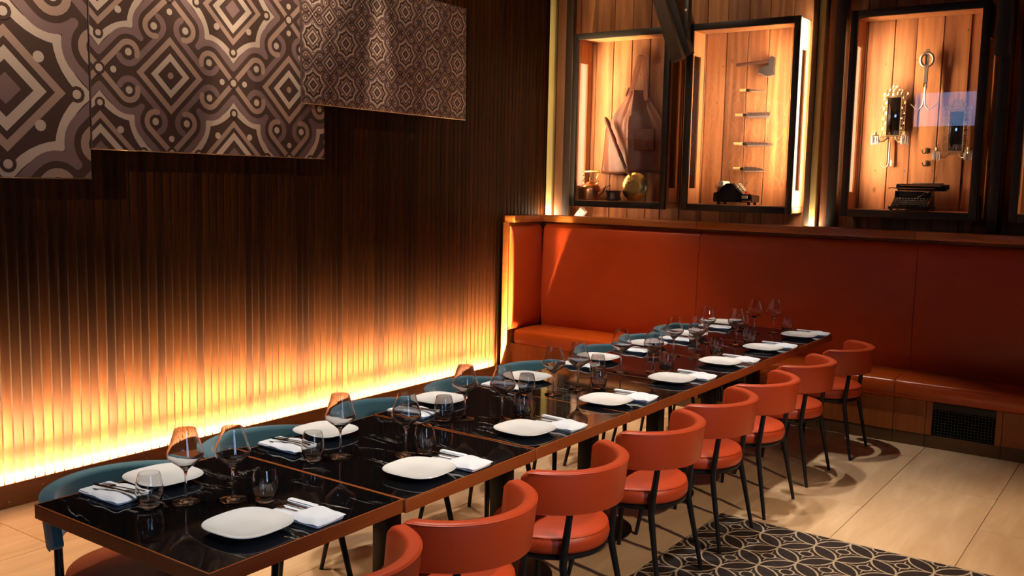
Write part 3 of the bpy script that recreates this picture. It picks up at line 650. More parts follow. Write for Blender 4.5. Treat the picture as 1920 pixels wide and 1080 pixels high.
# small dark pot
po = thing('small_pot', 'small dark saucepan between the copper kettle and the brass pan', 'saucepan', (0.722, 0.662, SH))
b = MB(); b.lathe([(0, 0.001), (0.055, 0.001), (0.074, 0.010), (0.077, 0.022), (0.066, 0.045), (0.068, 0.080), (0.082, 0.090), (0.084, 0.094), (0.064, 0.088), (0.060, 0.045), (0.060, 0.012), (0, 0.010)], 28); b.obj('body', M['dark_copper'], po)
b = MB(); b.tube([(-0.074, 0.0, 0.085), (-0.078, 0.01, 0.115), (-0.06, 0.015, 0.138), (-0.038, 0.018, 0.142)], [0.006, 0.005, 0.005, 0.006], 8); b.obj('handle', M['dark_copper'], po)

# ---- second case: axe, knives, adding machine
ax = thing('axe', 'short hewing axe with a dark iron head above the knives', 'axe', (1.96, 0.80, 2.80))
b = MB(); b.tube([(-0.150, 0, 0.030), (-0.04, 0, 0.037), (0.06, 0, 0.040), (0.15, 0, 0.045)], [0.020, 0.018, 0.019, 0.020], 10, flat=0.75); b.obj('handle', M['dark_wood'], ax)
b = MB(); b.prism([(0.145, 0.078), (0.165, 0.085), (0.182, 0.07), (0.180, -0.035), (0.186, -0.068), (0.12, -0.075), (0.055, -0.045), (0.060, -0.012), (0.10, 0.005), (0.135, 0.012)], -0.022, 0.012, 1); b.obj('head', M['axe_iron'], ax)
b = MB(); b.prism([(0.186, -0.066), (0.12, -0.073), (0.055, -0.043), (0.052, -0.054), (0.118, -0.084), (0.188, -0.076)], -0.010, 0.002, 1); b.obj('cutting_edge', M['blade'], ax)
KN = [('petty', 1.842, 1.921, 2.073, 2.612, 0.012, 'small narrow knife, topmost of the four on the planks'),
      ('square', 1.811, 1.906, 2.114, 2.404, 0.024, 'square bladed knife, second from the top on the planks'),
      ('slim', 1.810, 1.919, 2.160, 2.160, 0.021, 'long pointed knife, third from the top on the planks'),
      ('small', 1.815, 1.900, 2.100, 1.948, 0.022, 'broad pointed knife, lowest of the four on the planks')]
for typ, h0, h1, tp, z, hh, lab in KN:
    kn = thing('kitchen_knife', lab, 'knife', (h0, 0.815, z), 0, 'knives on the planks')
    L1, L2 = h1 - h0, tp - h0
    b = MB(); b.tube([(0, 0, 0.006), (L1 * 0.5, 0, 0.005), (L1 * 0.74, 0, 0.005)], 0.0135, 10, flat=0.9); b.obj('handle', M['magnolia'], kn)
    b = MB(); b.tube([(L1 * 0.74, 0, 0.005), (L1 + 0.004, 0, 0.004)], 0.0140, 10, flat=0.9); b.obj('ferrule', M['black'], kn)
    s = L1 + 0.012
    if typ == 'square': top = [(s, hh), (L2, hh)]; mid = [(s, -0.004), (L2, -0.004)]; bot = [(s + 0.012, -hh), (L2 - 0.01, -hh), (L2, -hh + 0.006)]
    elif typ == 'petty': top = [(s, hh), (L2, -0.004)]; mid = [(s, -0.002), (L2, -0.005)]; bot = [(s + 0.012, -hh), (s + 0.06, -hh), (L2, -0.007)]
    elif typ == 'slim': top = [(s, hh), (s + 0.16, hh - 0.006), (L2, 0.004)]; mid = [(s, -0.004), (s + 0.16, -0.003), (L2, 0.002)]; bot = [(s + 0.012, -hh), (s + 0.12, -hh + 0.003), (s + 0.19, -0.012), (L2, 0.0)]
    else: top = [(s, hh), (s + 0.09, hh - 0.002), (L2 - 0.03, 0.008), (L2, -0.012)]; mid = [(s, -0.012), (s + 0.09, -0.012), (L2 - 0.03, -0.008), (L2, -0.015)]; bot = [(s + 0.012, -hh), (s + 0.13, -hh), (L2 - 0.02, -hh + 0.004), (L2, -0.017)]
    b = MB(); b.prism(mid + top[::-1], -0.0022, 0.0022, 1); b.obj('blade', M['blade_dark'], kn)
    b = MB(); b.prism(bot + mid[::-1], -0.0016, 0.0016, 1); b.obj('blade_edge', M['blade'], kn)
    b = MB(); b.tube([(L1, 0.0, 0.004), (s + 0.006, 0, 0.003)], [0.010, 0.005], 8, flat=0.5); b.obj('tang', M['blade_dark'], kn)
    for q in (0.4, 0.85):
        b = MB(); b.tube([(L1 * q, 0.0, 0.004), (L1 * q, 0.042, 0.004)], 0.003, 6); b.obj('peg', M['iron'], kn)
am = thing('adding_machine', 'vintage black adding machine with sloping keyboard under the knives', 'adding machine', (1.90, 0.70, SH))
prof = [(-0.175, 0.022), (0.170, 0.022), (0.172, 0.082), (0.085, 0.086), (-0.010, 0.178), (-0.055, 0.182), (-0.095, 0.150), (-0.125, 0.105), (-0.172, 0.100)]
b = MB(); b.prism(prof, -0.09, 0.09, 1); bmesh.ops.bevel(b.bm, geom=[e for e in b.bm.edges], offset=0.006, segments=2, affect='EDGES'); b.obj('housing', M['black'], am)
kb = Matrix.Rotation(math.atan2(0.092, 0.095), 3, 'Y')
for r_i, (yy, mt, nm) in enumerate(((-0.055, 'cream', 'key_row'), (-0.02, 'iron', 'key_row'), (0.015, 'cream', 'key_row'), (0.05, 'cream', 'key_row'))):
    b = MB()
    for q in range(8):
        u = q / 7; x = 0.005 + 0.075 * u; z = 0.170 - 0.078 * u
        b.lathe([(0, 0.016), (0.0055, 0.015), (0.006, 0.010), (0.003, 0.0)], 8, (x, yy, z), Matrix.Rotation(0.77, 3, 'Y'), mi=1 if q > 5 and r_i else 0)
    tag(b.obj(nm, [M[mt], M['redkey']], am), kind='stuff')
b = MB(); b.lathe([(0, -0.075), (0.024, -0.075), (0.024, 0.075), (0, 0.075)], 18, (-0.115, 0, 0.175), Matrix.Rotation(PI / 2, 3, 'X')); tag(b.obj('paper_roll', M['cream'], am), 'cream paper roll')
b = MB(); b.box((-0.155, -0.06, 0.098), (-0.085, 0.06, 0.15), 0.006, 2); b.obj('carriage', M['iron'], am)
b = MB(); b.box((0.085, -0.094, 0.052), (0.135, -0.090, 0.078), 0.001, 1); tag(b.obj('maker_plate', M['cream'], am), 'cream plate')
b = MB(); b.box((0.09, -0.094, 0.028), (0.165, -0.089, 0.038), 0.001, 1); b.obj('trim_strip', M['copper'], am)
b = MB(); b.tube([(0.03, 0.095, 0.12), (0.03, 0.105, 0.17), (0.045, 0.105, 0.195)], [0.006, 0.006, 0.010], 8); b.obj('crank', M['copper'], am)
for fx, fy in ((-0.13, -0.07), (0.14, -0.07), (-0.13, 0.07), (0.14, 0.07)):
    b = MB(); b.lathe([(0, 0), (0.014, 0), (0.012, 0.024), (0, 0.024)], 12, (fx, fy, 0)); b.obj('foot', M['black'], am)

# ---- third case: scale hook, two mirror sconces, hooks, typewriter
hk = thing('balance_hook', 'old iron hanging scale ending in a double hook between the mirrors', 'hook', (3.335, 0.80, 2.40))
b = MB(); b.box((-0.014, 0.0, 0.30), (0.014, 0.008, 0.47), 0.003, 1); b.obj('hanger_plate', M['pale_iron'], hk)
b = MB(); ring = [(0.045 * math.cos(t), -0.006, 0.39 + 0.050 * math.sin(t)) for t in [2 * PI * q / 28 for q in range(28)]]
b.tube(ring, [0.010 + 0.003 * (q % 2) for q in range(28)], 8, True); b.obj('ring', M['pale_iron'], hk)
b = MB(); b.box((-0.017, -0.012, 0.215), (0.015, 0.002, 0.355), 0.003, 1); b.obj('scale_bar', M['pale_iron'], hk)
b = MB(); b.tube([(0.012 * math.cos(t), -0.006, 0.192 + 0.024 * math.sin(t)) for t in [2 * PI * q / 14 for q in range(14)]], 0.0045, 6, True); b.obj('link', M['iron'], hk)
for s in (-1, 1):
    b = MB(); b.tube(smooth([(s * 0.003, -0.006, 0.185), (s * 0.004, -0.006, 0.10), (s * 0.012, -0.008, 0.045), (s * 0.040, -0.012, 0.018), (s * 0.070, -0.014, 0.035), (s * 0.096, -0.016, 0.064)]), lerp_list([0.006, 0.006, 0.006, 0.0055, 0.005, 0.003]), 8)
    b.obj('hook_arm', M['pale_iron'], hk)
def scroll(b, cx, cz, r, y, a0=0, turns=1.4, n=16, tr=0.0028):
    b.tube([(cx + r * (1 - 0.65 * q / n) * math.cos(a0 + 2 * PI * turns * q / n), y, cz + r * (1 - 0.65 * q / n) * math.sin(a0 + 2 * PI * turns * q / n)) for q in range(n + 1)], tr, 5)
def sconce(x, z, label):
    t = thing('mirror_sconce', label, 'mirror', (x, 0.80, z), 0, 'gilt mirror sconces')
    w, h = 0.052, 0.150
    BX('mirror_glass', (-w, 0.006, -h), (w, 0.012, h), M['mirror'], t, 0.002)
    b = MB()
    for sx in (-1, 1): b.box((sx * w - 0.004, -0.002, -h), (sx * w + 0.004, 0.014, h), 0.002, 1)
    for sz in (-1, 1): b.box((-w, -0.002, sz * h - 0.004), (w, 0.014, sz * h + 0.004), 0.002, 1)
    b.obj('inner_frame', M['gilt'], t)
    for sx in (-1, 1):
        b = MB()
        for q in range(8):
            zz = -h + 0.02 + q * (2 * h - 0.03) / 7
            scroll(b, sx * 0.070, zz, 0.016, 0.0, PI * q, 1.3, 12, 0.003)
        b.tube([(sx * 0.084, 0, -h - 0.01), (sx * 0.084, 0, h + 0.01)], 0.0028, 6); b.obj('filigree_side', M['gilt'], t)
    b = MB()
    for q in range(7): scroll(b, -0.084 + q * 0.028, h + 0.020, 0.017, -0.002, q, 1.3, 12, 0.0036)
    for q in range(5): scroll(b, -0.048 + q * 0.024, h + 0.048, 0.014, -0.003, q * 2, 1.3, 12, 0.0036)
    for q in range(3): scroll(b, -0.022 + q * 0.022, h + 0.075, 0.012, -0.003, q * 2, 1.3, 12, 0.0036)
    b.tube([(0, -0.003, h + 0.08), (0.002, -0.003, h + 0.105), (0, -0.003, h + 0.13)], [0.005, 0.004, 0.001], 6); b.obj('crest', M['gilt'], t)
    b = MB()
    for q in range(7): scroll(b, -0.08 + q * 0.027, -h - 0.018, 0.016, -0.002, q, 1.3, 12, 0.0034)
    b.obj('base_scrolls', M['gilt'], t)
    for sx in (-1, 1):
        arm = MB(); arm.tube(smooth([(sx * 0.03, -0.01, -h - 0.015), (sx * 0.06, -0.055, -h - 0.050), (sx * 0.095, -0.075, -h - 0.035), (sx * 0.110, -0.080, -h - 0.005)]), 0.005, 8)
        arm.lathe([(0.004, 0), (0.026, 0.006), (0.028, 0.009), (0.010, 0.008), (0.010, 0.030), (0.013, 0.033), (0, 0.033)], 14, (sx * 0.110, -0.080, -h - 0.006)); a_ = arm.obj('candle_arm', M['gilt'], t)
        for q in range(6):
            a = 2 * PI * q / 6; cx, cy = sx * 0.110 + 0.025 * math.cos(a), -0.080 + 0.025 * math.sin(a)
            b = MB(); b.lathe([(0, 0.0), (0.0025, -0.005), (0.0085, -0.040), (0.006, -0.064), (0, -0.076)], 6, (cx, cy, -h + 0.002)); b.obj('crystal_drop', M['crystal'], a_)
sconce(3.118, 2.370, 'gilt filigree mirror with candle arms, left of the double hook')
sconce(3.575, 2.250, 'gilt filigree mirror hung lower, right of the double hook')
mh = thing('meat_hook', 'bent iron meat hook hanging below the left gilt mirror', 'hook', (3.09, 0.82, 2.05))
b = MB(); b.tube(smooth([(0.006, 0, 0.12), (0.008, 0, 0.0), (0.006, -0.003, -0.05), (-0.012, -0.008, -0.075), (-0.038, -0.01, -0.065), (-0.060, -0.01, -0.030)]), lerp_list([0.006, 0.0075, 0.0075, 0.007, 0.006, 0.002]), 8); b.obj('shank', M['pale_iron'], mh)
b = MB(); b.box((0.018, -0.006, -0.065), (0.034, 0.0, -0.02), 0.002, 1); b.obj('tag', M['cream'], mh)
for q, (hx, hz, lab) in enumerate(((3.366, 2.105, 'upper of two small iron wall hooks above the typewriter'), (3.373, 2.010, 'lower of two small iron wall hooks above the typewriter'))):
    t = thing('wall_hook', lab, 'hook', (hx, 0.845, hz), 0, 'small wall hooks')
    b = MB(); b.box((-0.010, -0.004, -0.022), (0.010, 0.008, 0.022), 0.003, 1); b.obj('plate', M['iron'], t)
    b = MB(); b.tube(smooth([(0, -0.004, 0.005), (0, -0.03, -0.012), (-0.006, -0.045, -0.024), (-0.02, -0.05, -0.012), (-0.022, -0.05, 0.004)], 4), 0.0045, 8); b.obj('hook_arm', M['iron'], t)
ty = thing('typewriter', 'antique black typewriter on the shelf of the mirror case', 'typewriter', (3.35, 0.70, SH), 0)
side = [(-0.115, 0.012), (0.120, 0.012), (0.120, 0.148), (0.004, 0.148), (-0.006, 0.098), (-0.040, 0.075), (-0.105, 0.034)]
for sx in (-0.162, 0.090):
    b = MB(); b.prism(side, sx, sx + 0.012, 0); b.obj('side_frame', M['black'], ty)
BX('base_frame', (-0.178, -0.125, 0.010), (0.116, 0.125, 0.030), M['black'], ty, 0.005)
b = MB(); b.prism([(-0.014, 0.03), (0.115, 0.03), (0.115, 0.146), (0.010, 0.146), (0.0, 0.10)], -0.150, 0.090, 0); b.obj('body', M['black'], ty)
b = MB(); b.tube([(-0.030 + 0.085 * q / 10, -0.016 + 0.014 * (q / 10) ** 2, 0.092 + 0.046 * (q / 10) ** 2.2) for q in range(11)] + [(0.095, -0.002, 0.139)], 0.0032, 6); b.obj('type_bar_guard', M['cutlery'], ty)
for r_i in range(4):
    b = MB()
    for q in range(11):
        b.lathe([(0, 0.010), (0.0085, 0.009), (0.0095, 0.006), (0.003, 0.004), (0.003, -0.03)], 8, (-0.142 + q * 0.0215 + r_i * 0.003, -0.105 + r_i * 0.024, 0.040 + r_i * 0.015), mi=0)
    tag(b.obj('key_row', [M['iron']], ty), kind='stuff')
BX('space_bar', (-0.105, -0.120, 0.034), (0.045, -0.108, 0.044), M['black'], ty, 0.003)
b = MB(); b.lathe([(0, -0.165), (0.021, -0.165), (0.021, 0.165), (0, 0.165)], 20, (0.025, 0.055, 0.182), Matrix.Rotation(PI / 2, 3, 'Y')); b.obj('platen', M['black'], ty)
for sx in (-1, 1):
    b = MB(); b.lathe([(0, -0.012), (0.019, -0.012), (0.021, 0), (0.019, 0.012), (0, 0.012)], 16, (0.025 + sx * 0.178, 0.055, 0.182), Matrix.Rotation(PI / 2, 3, 'Y')); b.obj('platen_knob', M['black'], ty)
BX('carriage', (-0.150, 0.015, 0.149), (0.195, 0.110, 0.166), M['black'], ty, 0.004)
b = MB(); b.tube([(-0.135, 0.026, 0.190), (0.16, 0.026, 0.190)], 0.0045, 8); b.tube([(-0.135, 0.012, 0.168), (0.12, 0.012, 0.168)], 0.003, 8); b.obj('paper_bail', M['copper'], ty)
BX('paper_table', (-0.06, 0.078, 0.190), (0.165, 0.105, 0.212), M['iron'], ty, 0.003)
b = MB(); b.tube([(-0.15, 0.02, 0.166), (-0.185, 0.0, 0.172), (-0.205, -0.02, 0.166)], [0.004, 0.004, 0.006], 6); b.obj('return_lever', M['cutlery'], ty)
for fx, fy in ((-0.16, -0.10), (0.098, -0.10), (-0.16, 0.10), (0.098, 0.10)):
    b = MB(); b.lathe([(0, 0), (0.014, 0), (0.012, 0.012), (0, 0.012)], 10, (fx, fy, 0)); b.obj('foot', M['black'], ty)

# ------------------------------------------------------------------ patterned wall panels
CELL_STROKES = None
def arc(c, r, a0, a1, n=9): return [(c[0] + r * math.cos(math.radians(a0 + (a1 - a0) * k / n)), c[1] + r * math.sin(math.radians(a0 + (a1 - a0) * k / n))) for k in range(n + 1)]
def quadc(a, m, c, n=6): return [((1 - t) ** 2 * a[0] + 2 * t * (1 - t) * m[0] + t * t * c[0], (1 - t) ** 2 * a[1] + 2 * t * (1 - t) * m[1] + t * t * c[1]) for t in [k / n for k in range(n + 1)]]
def motif():
    """Strokes (points, width, ink, layer, closed) and discs (centre, r, ink, layer) of one cell, star at the origin."""
    st, di = [], []
    sym = [lambda p: p, lambda p: (-p[1], p[0]), lambda p: (-p[0], -p[1]), lambda p: (p[1], -p[0])]
    star = []
    for g in sym:
        q = quadc((0, 0.336), (0.088, 0.225), (0.213, 0.213)) + quadc((0.213, 0.213), (0.225, 0.088), (0.336, 0))[1:-1]
        star += [g(p) for p in q[::-1]][::-1] if False else [g(p) for p in q]
    # quarter turns run against the order of the points, so sort by angle
    star = sorted(star, key=lambda p: math.atan2(p[1], p[0])); star = [p for i, p in enumerate(star) if i == 0 or abs(p[0] - star[i - 1][0]) + abs(p[1] - star[i - 1][1]) > 1e-5]
    if math.hypot(star[0][0] - star[-1][0], star[0][1] - star[-1][1]) < 1e-5: star.pop()
    st.append((star, 0.042, 'ink_tan', 1, True))
    dm = lambda r, c=(0, 0): [(c[0], c[1] + r), (c[0] - r, c[1]), (c[0], c[1] - r), (c[0] + r, c[1])]
    st.append((dm(0.222), 0.032, 'ink_rose', 1, True)); st.append((dm(0.138), 0.038, 'ink_tan', 1, True)); di.append(((0, 0), 0.062, 'ink_mauve', 1, 4))
    B = (0.5, 0.5)
    st.append((dm(0.222, B), 0.036, 'ink_rose', 1, True)); st.append((dm(0.118, B), 0.036, 'ink_tan', 1, True)); di.append((B, 0.022, 'ink_rose', 1, 12))
    for g in sym:
        di.append((g((0.135, 0.135)), 0.023, 'ink_tan', 1, 12)); di.append((g((0, 0.292)), 0.034, 'ink_back', 2, 12)); di.append((g((0, 0.292)), 0.019, 'ink_tan', 3, 12))
        # wave round the star
        wv = [(0, 0.40)] + arc((0.2, 0.383), 0.13, 225, 312); st.append(([g(p) for p in wv], 0.042, 'ink_mauve', 1, False))
        wv = [(0.40, 0)] + arc((0.383, 0.2), 0.13, 225, 138); st.append(([g(p) for p in wv], 0.042, 'ink_mauve', 1, False))
        # band beside the diamond in the corner B, from one hook dot to the other
        d1, d2 = (0.2, 0.383), (0.383, 0.2)
        bd = arc((0.383, 0.2), 0.070, -45 - 75, 45, 8)[:] + []
        p1 = arc(d1, 0.070, 195 - 40, 45, 8); p2 = arc(d2, 0.070, 45, -65, 8)
        st.append(([g(p) for p in p1 + p2], 0.040, 'ink_mauve', 1, False))
    for (C, rot) in (((0, 0.5), 0), ((0.5, 0), 1)):
        for sx in (-1, 1):
            for sy in (-1, 1):
                def tr(p):
                    q = (p[0] * sx, p[1] * sy); q = (q[1], q[0]) if rot else q
                    return (C[0] + q[0], C[1] + q[1])
                hkk = [(0, 0)] + arc((0.2, 0.117), 0.062, 135, -15, 8)
                st.append(([tr(p) for p in hkk], 0.036, 'ink_rose', 1, False)); di.append((tr((0.2, 0.117)), 0.024, 'ink_tan', 1, 12))
            q = (0.095 * sx, 0); q = (q[1], q[0]) if rot else q; di.append(((C[0] + q[0], C[1] + q[1]), 0.021, 'ink_tan', 1, 12))
        di.append((C, 0.040, 'ink_back', 2, 12)); di.append((C, 0.024, 'ink_tan', 3, 12))
    return st, di
MOTIF = motif()
INKS = ['ink_back', 'ink_tan', 'ink_rose', 'ink_mauve']
def offset_line(pts, w, closed):
    n = len(pts); Lf, Rt = [], []
    for i in range(n):
        p = pts[i]; a = pts[(i - 1) % n] if (closed or i > 0) else p; c = pts[(i + 1) % n] if (closed or i < n - 1) else p
        def nrm(u, v):
            dx, dy = v[0] - u[0], v[1] - u[1]; l = math.hypot(dx, dy) or 1; return (-dy / l, dx / l)
        if a == p: m = nrm(p, c); k = 1
        elif c == p: m = nrm(a, p); k = 1
        else:
            n1, n2 = nrm(a, p), nrm(p, c); sx, sy = n1[0] + n2[0], n1[1] + n2[1]; l = math.hypot(sx, sy) or 1
            m = (sx / l, sy / l); k = min(1 / max(0.2, m[0] * n1[0] + m[1] * n1[1]), 2.4)
        Lf.append((p[0] + m[0] * k * w / 2, p[1] + m[1] * k * w / 2)); Rt.append((p[0] - m[0] * k * w / 2, p[1] - m[1] * k * w / 2))
    return Lf, Rt
def pattern_panel(label, y0, y1, z0, z1, cell, sy, sz, xf, thick, edge_label=None, tilt=None):
    """Panel with its face towards +x; the print lies on it as thin flat inlays. (sy, sz) is a star centre."""
    t = thing('patterned_panel', label, 'wall panel', (xf, y0, z0))
    b = MB(); b.box((-thick, 0, 0.004), (0, y1 - y0, z1 - z0), 0.0008, 1); b.obj('board', M['ink_back'], t)
    b = MB(); b.box((-thick, -0.001, 0.0), (0.002, y1 - y0 + 0.001, 0.0045), 0.0006, 1); tag(b.obj('edge_trim', M['panel_edge'], t), 'thin brass lower edge')
    b = MB(); polys = []
    i0, i1 = math.floor((y0 - sy) / cell) - 1, math.ceil((y1 - sy) / cell) + 1; j0, j1 = math.floor((z0 - sz) / cell) - 1, math.ceil((z1 - sz) / cell) + 1
    def put(poly, ink, layer, sub=0):
        for n_, d_ in (((1, 0), y0 + 0.002), ((-1, 0), -(y1 - 0.002)), ((0, 1), z0 + 0.005), ((0, -1), -(z1 - 0.002))):
            poly = clip_poly(poly, n_, d_)
            if len(poly) < 3: return
        vs_ = [b.bm.verts.new((0.00042 * layer + 0.000015 * sub, p[0] - y0, p[1] - z0)) for p in poly]
        f = b.bm.faces.new(vs_); f.material_index = INKS.index(ink); f.normal_update()
        if f.normal.x < 0: f.normal_flip()
    for i in range(i0, i1 + 1):
        for j in range(j0, j1 + 1):
            cy, cz = sy + i * cell, sz + j * cell
            if cy + cell < y0 or cy - cell > y1 or cz + cell < z0 or cz - cell > z1: continue
            T_ = lambda p: (cy + p[0] * cell, cz + p[1] * cell)
            for si, (pts, w, ink, layer, closed) in enumerate(MOTIF[0]):
                Lf, Rt = offset_line(pts, w, closed); n = len(pts)
                for k in range(n if closed else n - 1):
                    k2 = (k + 1) % n; put([T_(Lf[k]), T_(Rt[k]), T_(Rt[k2]), T_(Lf[k2])], ink, layer, 1 + si)
                if not closed:
                    for e, nb_ in ((0, 1), (-1, -2)):
                        a_ = math.atan2(pts[e][1] - pts[nb_][1], pts[e][0] - pts[nb_][0])
                        put([T_((pts[e][0] + w / 2 * math.cos(a_ - PI / 2 + PI * q / 6), pts[e][1] + w / 2 * math.sin(a_ - PI / 2 + PI * q / 6))) for q in range(7)], ink, layer, 1 + si)
            for c_, r_, ink, layer, n in MOTIF[1]:
                put([T_((c_[0] + r_ * math.cos(2 * PI * q / n), c_[1] + r_ * math.sin(2 * PI * q / n))) for q in range(n)], ink, layer, 26)
    me = bpy.data.meshes.new('print'); b.bm.to_mesh(me); b.bm.free()
    for k in INKS: me.materials.append(M[k])
    link('print', me, t)
    if tilt: t.rotation_euler = tilt
    # battens that hold the panel off the slats
    b = MB()
    for q in (0.15, 0.85): b.box((-(0.036 if tilt else 0.052) - xf, (y1 - y0) * q - 0.02, 0.05), (-thick, (y1 - y0) * q + 0.02, z1 - z0 - 0.05))
    b.obj('batten', M['backing'], t)
    return t
pattern_panel('patterned panel with the largest motif at the left edge of the photo', -6.2, -4.048, 1.765, 3.05, 1.325, -4.509, 2.224, 0.048, 0.02)
pattern_panel('patterned panel with the mid sized motif between the two others', -4.0445, -2.30, 1.930, 3.20, 0.915, -3.078, 2.84, 0.056, 0.02)
pattern_panel('patterned panel with the smallest motif nearest the display cases', -2.535, -0.745, 2.300, 3.205, 0.3155, -2.437, 2.748, 0.095, 0.02, tilt=(0, math.radians(-0.8), 0))

# ------------------------------------------------------------------ banquette
bq = thing('banquette', 'long orange leather banquette along the plank wall', 'banquette', (0, 0, 0))
SEAM = [0.130, 1.708, 3.446, 5.184, 6.92]
def pad(b, x0, x1, pts, nx=14, puff=0.012, ex=0.03):
    """Cushion: closed section pts (y, z), drawn in at both ends."""
    n = len(pts); cy = sum(p[0] for p in pts) / n; cz = sum(p[1] for p in pts) / n; rows = []
    xs_ = [x0 + 0.002, x0 + ex * 0.15, x0 + ex * 0.5, x0 + ex] + [x0 + ex + (x1 - x0 - 2 * ex) * k / nx for k in range(1, nx)] + [x1 - ex, x1 - ex * 0.5, x1 - ex * 0.15, x1 - 0.002]
    for x in xs_:
        d = min(x - x0, x1 - x); s = 1.0
        if d < ex: s = 1 - 0.5 * (1 - math.sqrt(max(0, 1 - (1 - d / ex) ** 2))) * puff / 0.012 * 0.12
        rows.append([b.bm.verts.new((x, cy + (p[0] - cy) * s, cz + (p[1] - cz) * (1 - (1 - s) * 0.25))) for p in pts])
    for a, c in zip(rows[:-1], rows[1:]):
        for k in range(n): b.bm.faces.new((a[k], a[(k + 1) % n], c[(k + 1) % n], c[k]))
    b.bm.faces.new(rows[0][::-1]); b.bm.faces.new(rows[-1])
back_sec = [(0.50, 0.40), (0.44, 0.40), (0.415, 0.46), (0.402, 0.56), (0.396, 0.75), (0.398, 0.95), (0.404, 1.15), (0.412, 1.30), (0.422, 1.375), (0.440, 1.402), (0.465, 1.412), (0.50, 1.412)]
seat_sec = [(0.46, 0.33), (0.02, 0.33), (-0.022, 0.335), (-0.034, 0.352), (-0.038, 0.390), (-0.035, 0.428), (-0.030, 0.448), (-0.018, 0.459), (0.0, 0.462), (0.06, 0.466), (0.25, 0.468), (0.42, 0.462), (0.46, 0.45)]
for a, c in zip(SEAM[:-1], SEAM[1:]):
    b = MB(); pad(b, a, c, back_sec); b.obj('back_cushion', M['banquette'], bq, angle=60)
    b = MB(); pad(b, a, c, seat_sec, puff=0.010); b.obj('seat_cushion', M['seat_leather'], bq, angle=60)
# carcass
BX('back_board', (-0.03, 0.50, 0.0), (6.95, 0.56, 1.44), M['kick'], bq, 0.002)
BX('bench_box', (0.06, 0.014, 0.10), (6.95, 0.50, 0.33), M['backing'], bq)
KX = [(0.066, 0.95), (0.95, 1.708), (1.708, 1.90), (2.36, 2.90), (2.90, 3.444), (3.444, 3.661), (4.146, 4.70), (4.70, 5.184), (5.184, 6.05), (6.05, 6.92)]
for a, c in KX:
    BX('kick_panel', (a + 0.0015, 0.0, 0.092), (c - 0.0015, 0.014, 0.329), M['kick'], bq, 0.0015, 1); BX('toe_board', (a + 0.0015, 0.004, 0.0), (c - 0.0015, 0.016, 0.091), M['toe'], bq, 0.001, 1)
for (a, c, v0, v1) in ((1.90, 2.36, 1.935, 2.325), (3.661, 4.146, 3.703, 4.105)):
    for lo, hi in (((a + 0.0015, 0.092), (v0, 0.329)), ((v1, 0.092), (c - 0.0015, 0.329))): BX('kick_panel', (lo[0], 0.0, lo[1]), (hi[0], 0.014, hi[1]), M['kick'], bq, 0.001, 1)
    BX('toe_board', (a + 0.0015, 0.004, 0.0), (c - 0.0015, 0.016, 0.091), M['toe'], bq, 0.001, 1)
    g = thing('vent_grille', 'black wire vent grille in the bench front, ' + ('behind the table row' if a < 2.5 else 'right of the farthest orange chair'), 'vent', (v0, 0.0, 0.092), 0, 'bench vent grilles')
    w, h = v1 - v0, 0.236
    BX('recess', (0.001, 0.0095, 0.001), (w - 0.001, 0.0135, h - 0.001), M['void'], g)
    b = MB(); n = int(w / 0.0205)
    for q in range(1, n): b.box((w * q / n - 0.0008, 0.004, 0.002), (w * q / n + 0.0008, 0.0056, h - 0.055))
    for q in range(9): b.box((0.002, 0.0052, 0.012 + q * 0.0205), (w - 0.002, 0.0068, 0.0136 + q * 0.0205))
    tag(b.obj('wire_mesh', M['mesh_wire'], g), kind='stuff')
    BX('top_flap', (0.002, 0.002, h - 0.050), (w - 0.002, 0.009, h - 0.002), M['black_metal'], g, 0.001, 1)
# wooden cap in lengths, return along the slatted wall, end panel
for a, c in ((0.07, 1.675), (1.677, 3.42), (3.422, 5.16), (5.162, 6.95)):
    BX('cap_rail', (a, 0.415, 1.437), (c, 0.60, 1.497), M['cap'], bq, 0.003)
BX('cap_return', (0.012, -0.048, 1.437), (0.128, 0.413, 1.497), M['cap'], bq, 0.003)
BX('end_panel', (-0.001, -0.052, 0.0), (0.066, 0.50, 1.436), M['cap'], bq, 0.003)
wing = [(0.07, 0.46), (0.104, 0.47), (0.128, 0.55), (0.132, 0.75), (0.130, 1.0), (0.126, 1.25), (0.118, 1.36), (0.10, 1.40), (0.07, 1.41)]
b = MB(); rows = []
for yy, s in ((-0.052, 0.55), (-0.060, 0.75), (-0.056, 0.92), (-0.040, 1.0), (0.1, 1.0), (0.25, 1.0), (0.40, 1.0), (0.416, 0.9)):
    rows.append([b.bm.verts.new((0.067 + (p[0] - 0.067) * s, yy, p[1])) for p in wing])
for a, c in zip(rows[:-1], rows[1:]):
    for k in range(len(wing) - 1): b.bm.faces.new((a[k], a[k + 1], c[k + 1], c[k]))
    b.bm.faces.new((a[-1], a[0], c[0], c[-1]))
b.bm.faces.new(rows[0][::-1]); b.bm.faces.new(rows[-1]); b.obj('wing_cushion', M['banquette'], bq, angle=60)

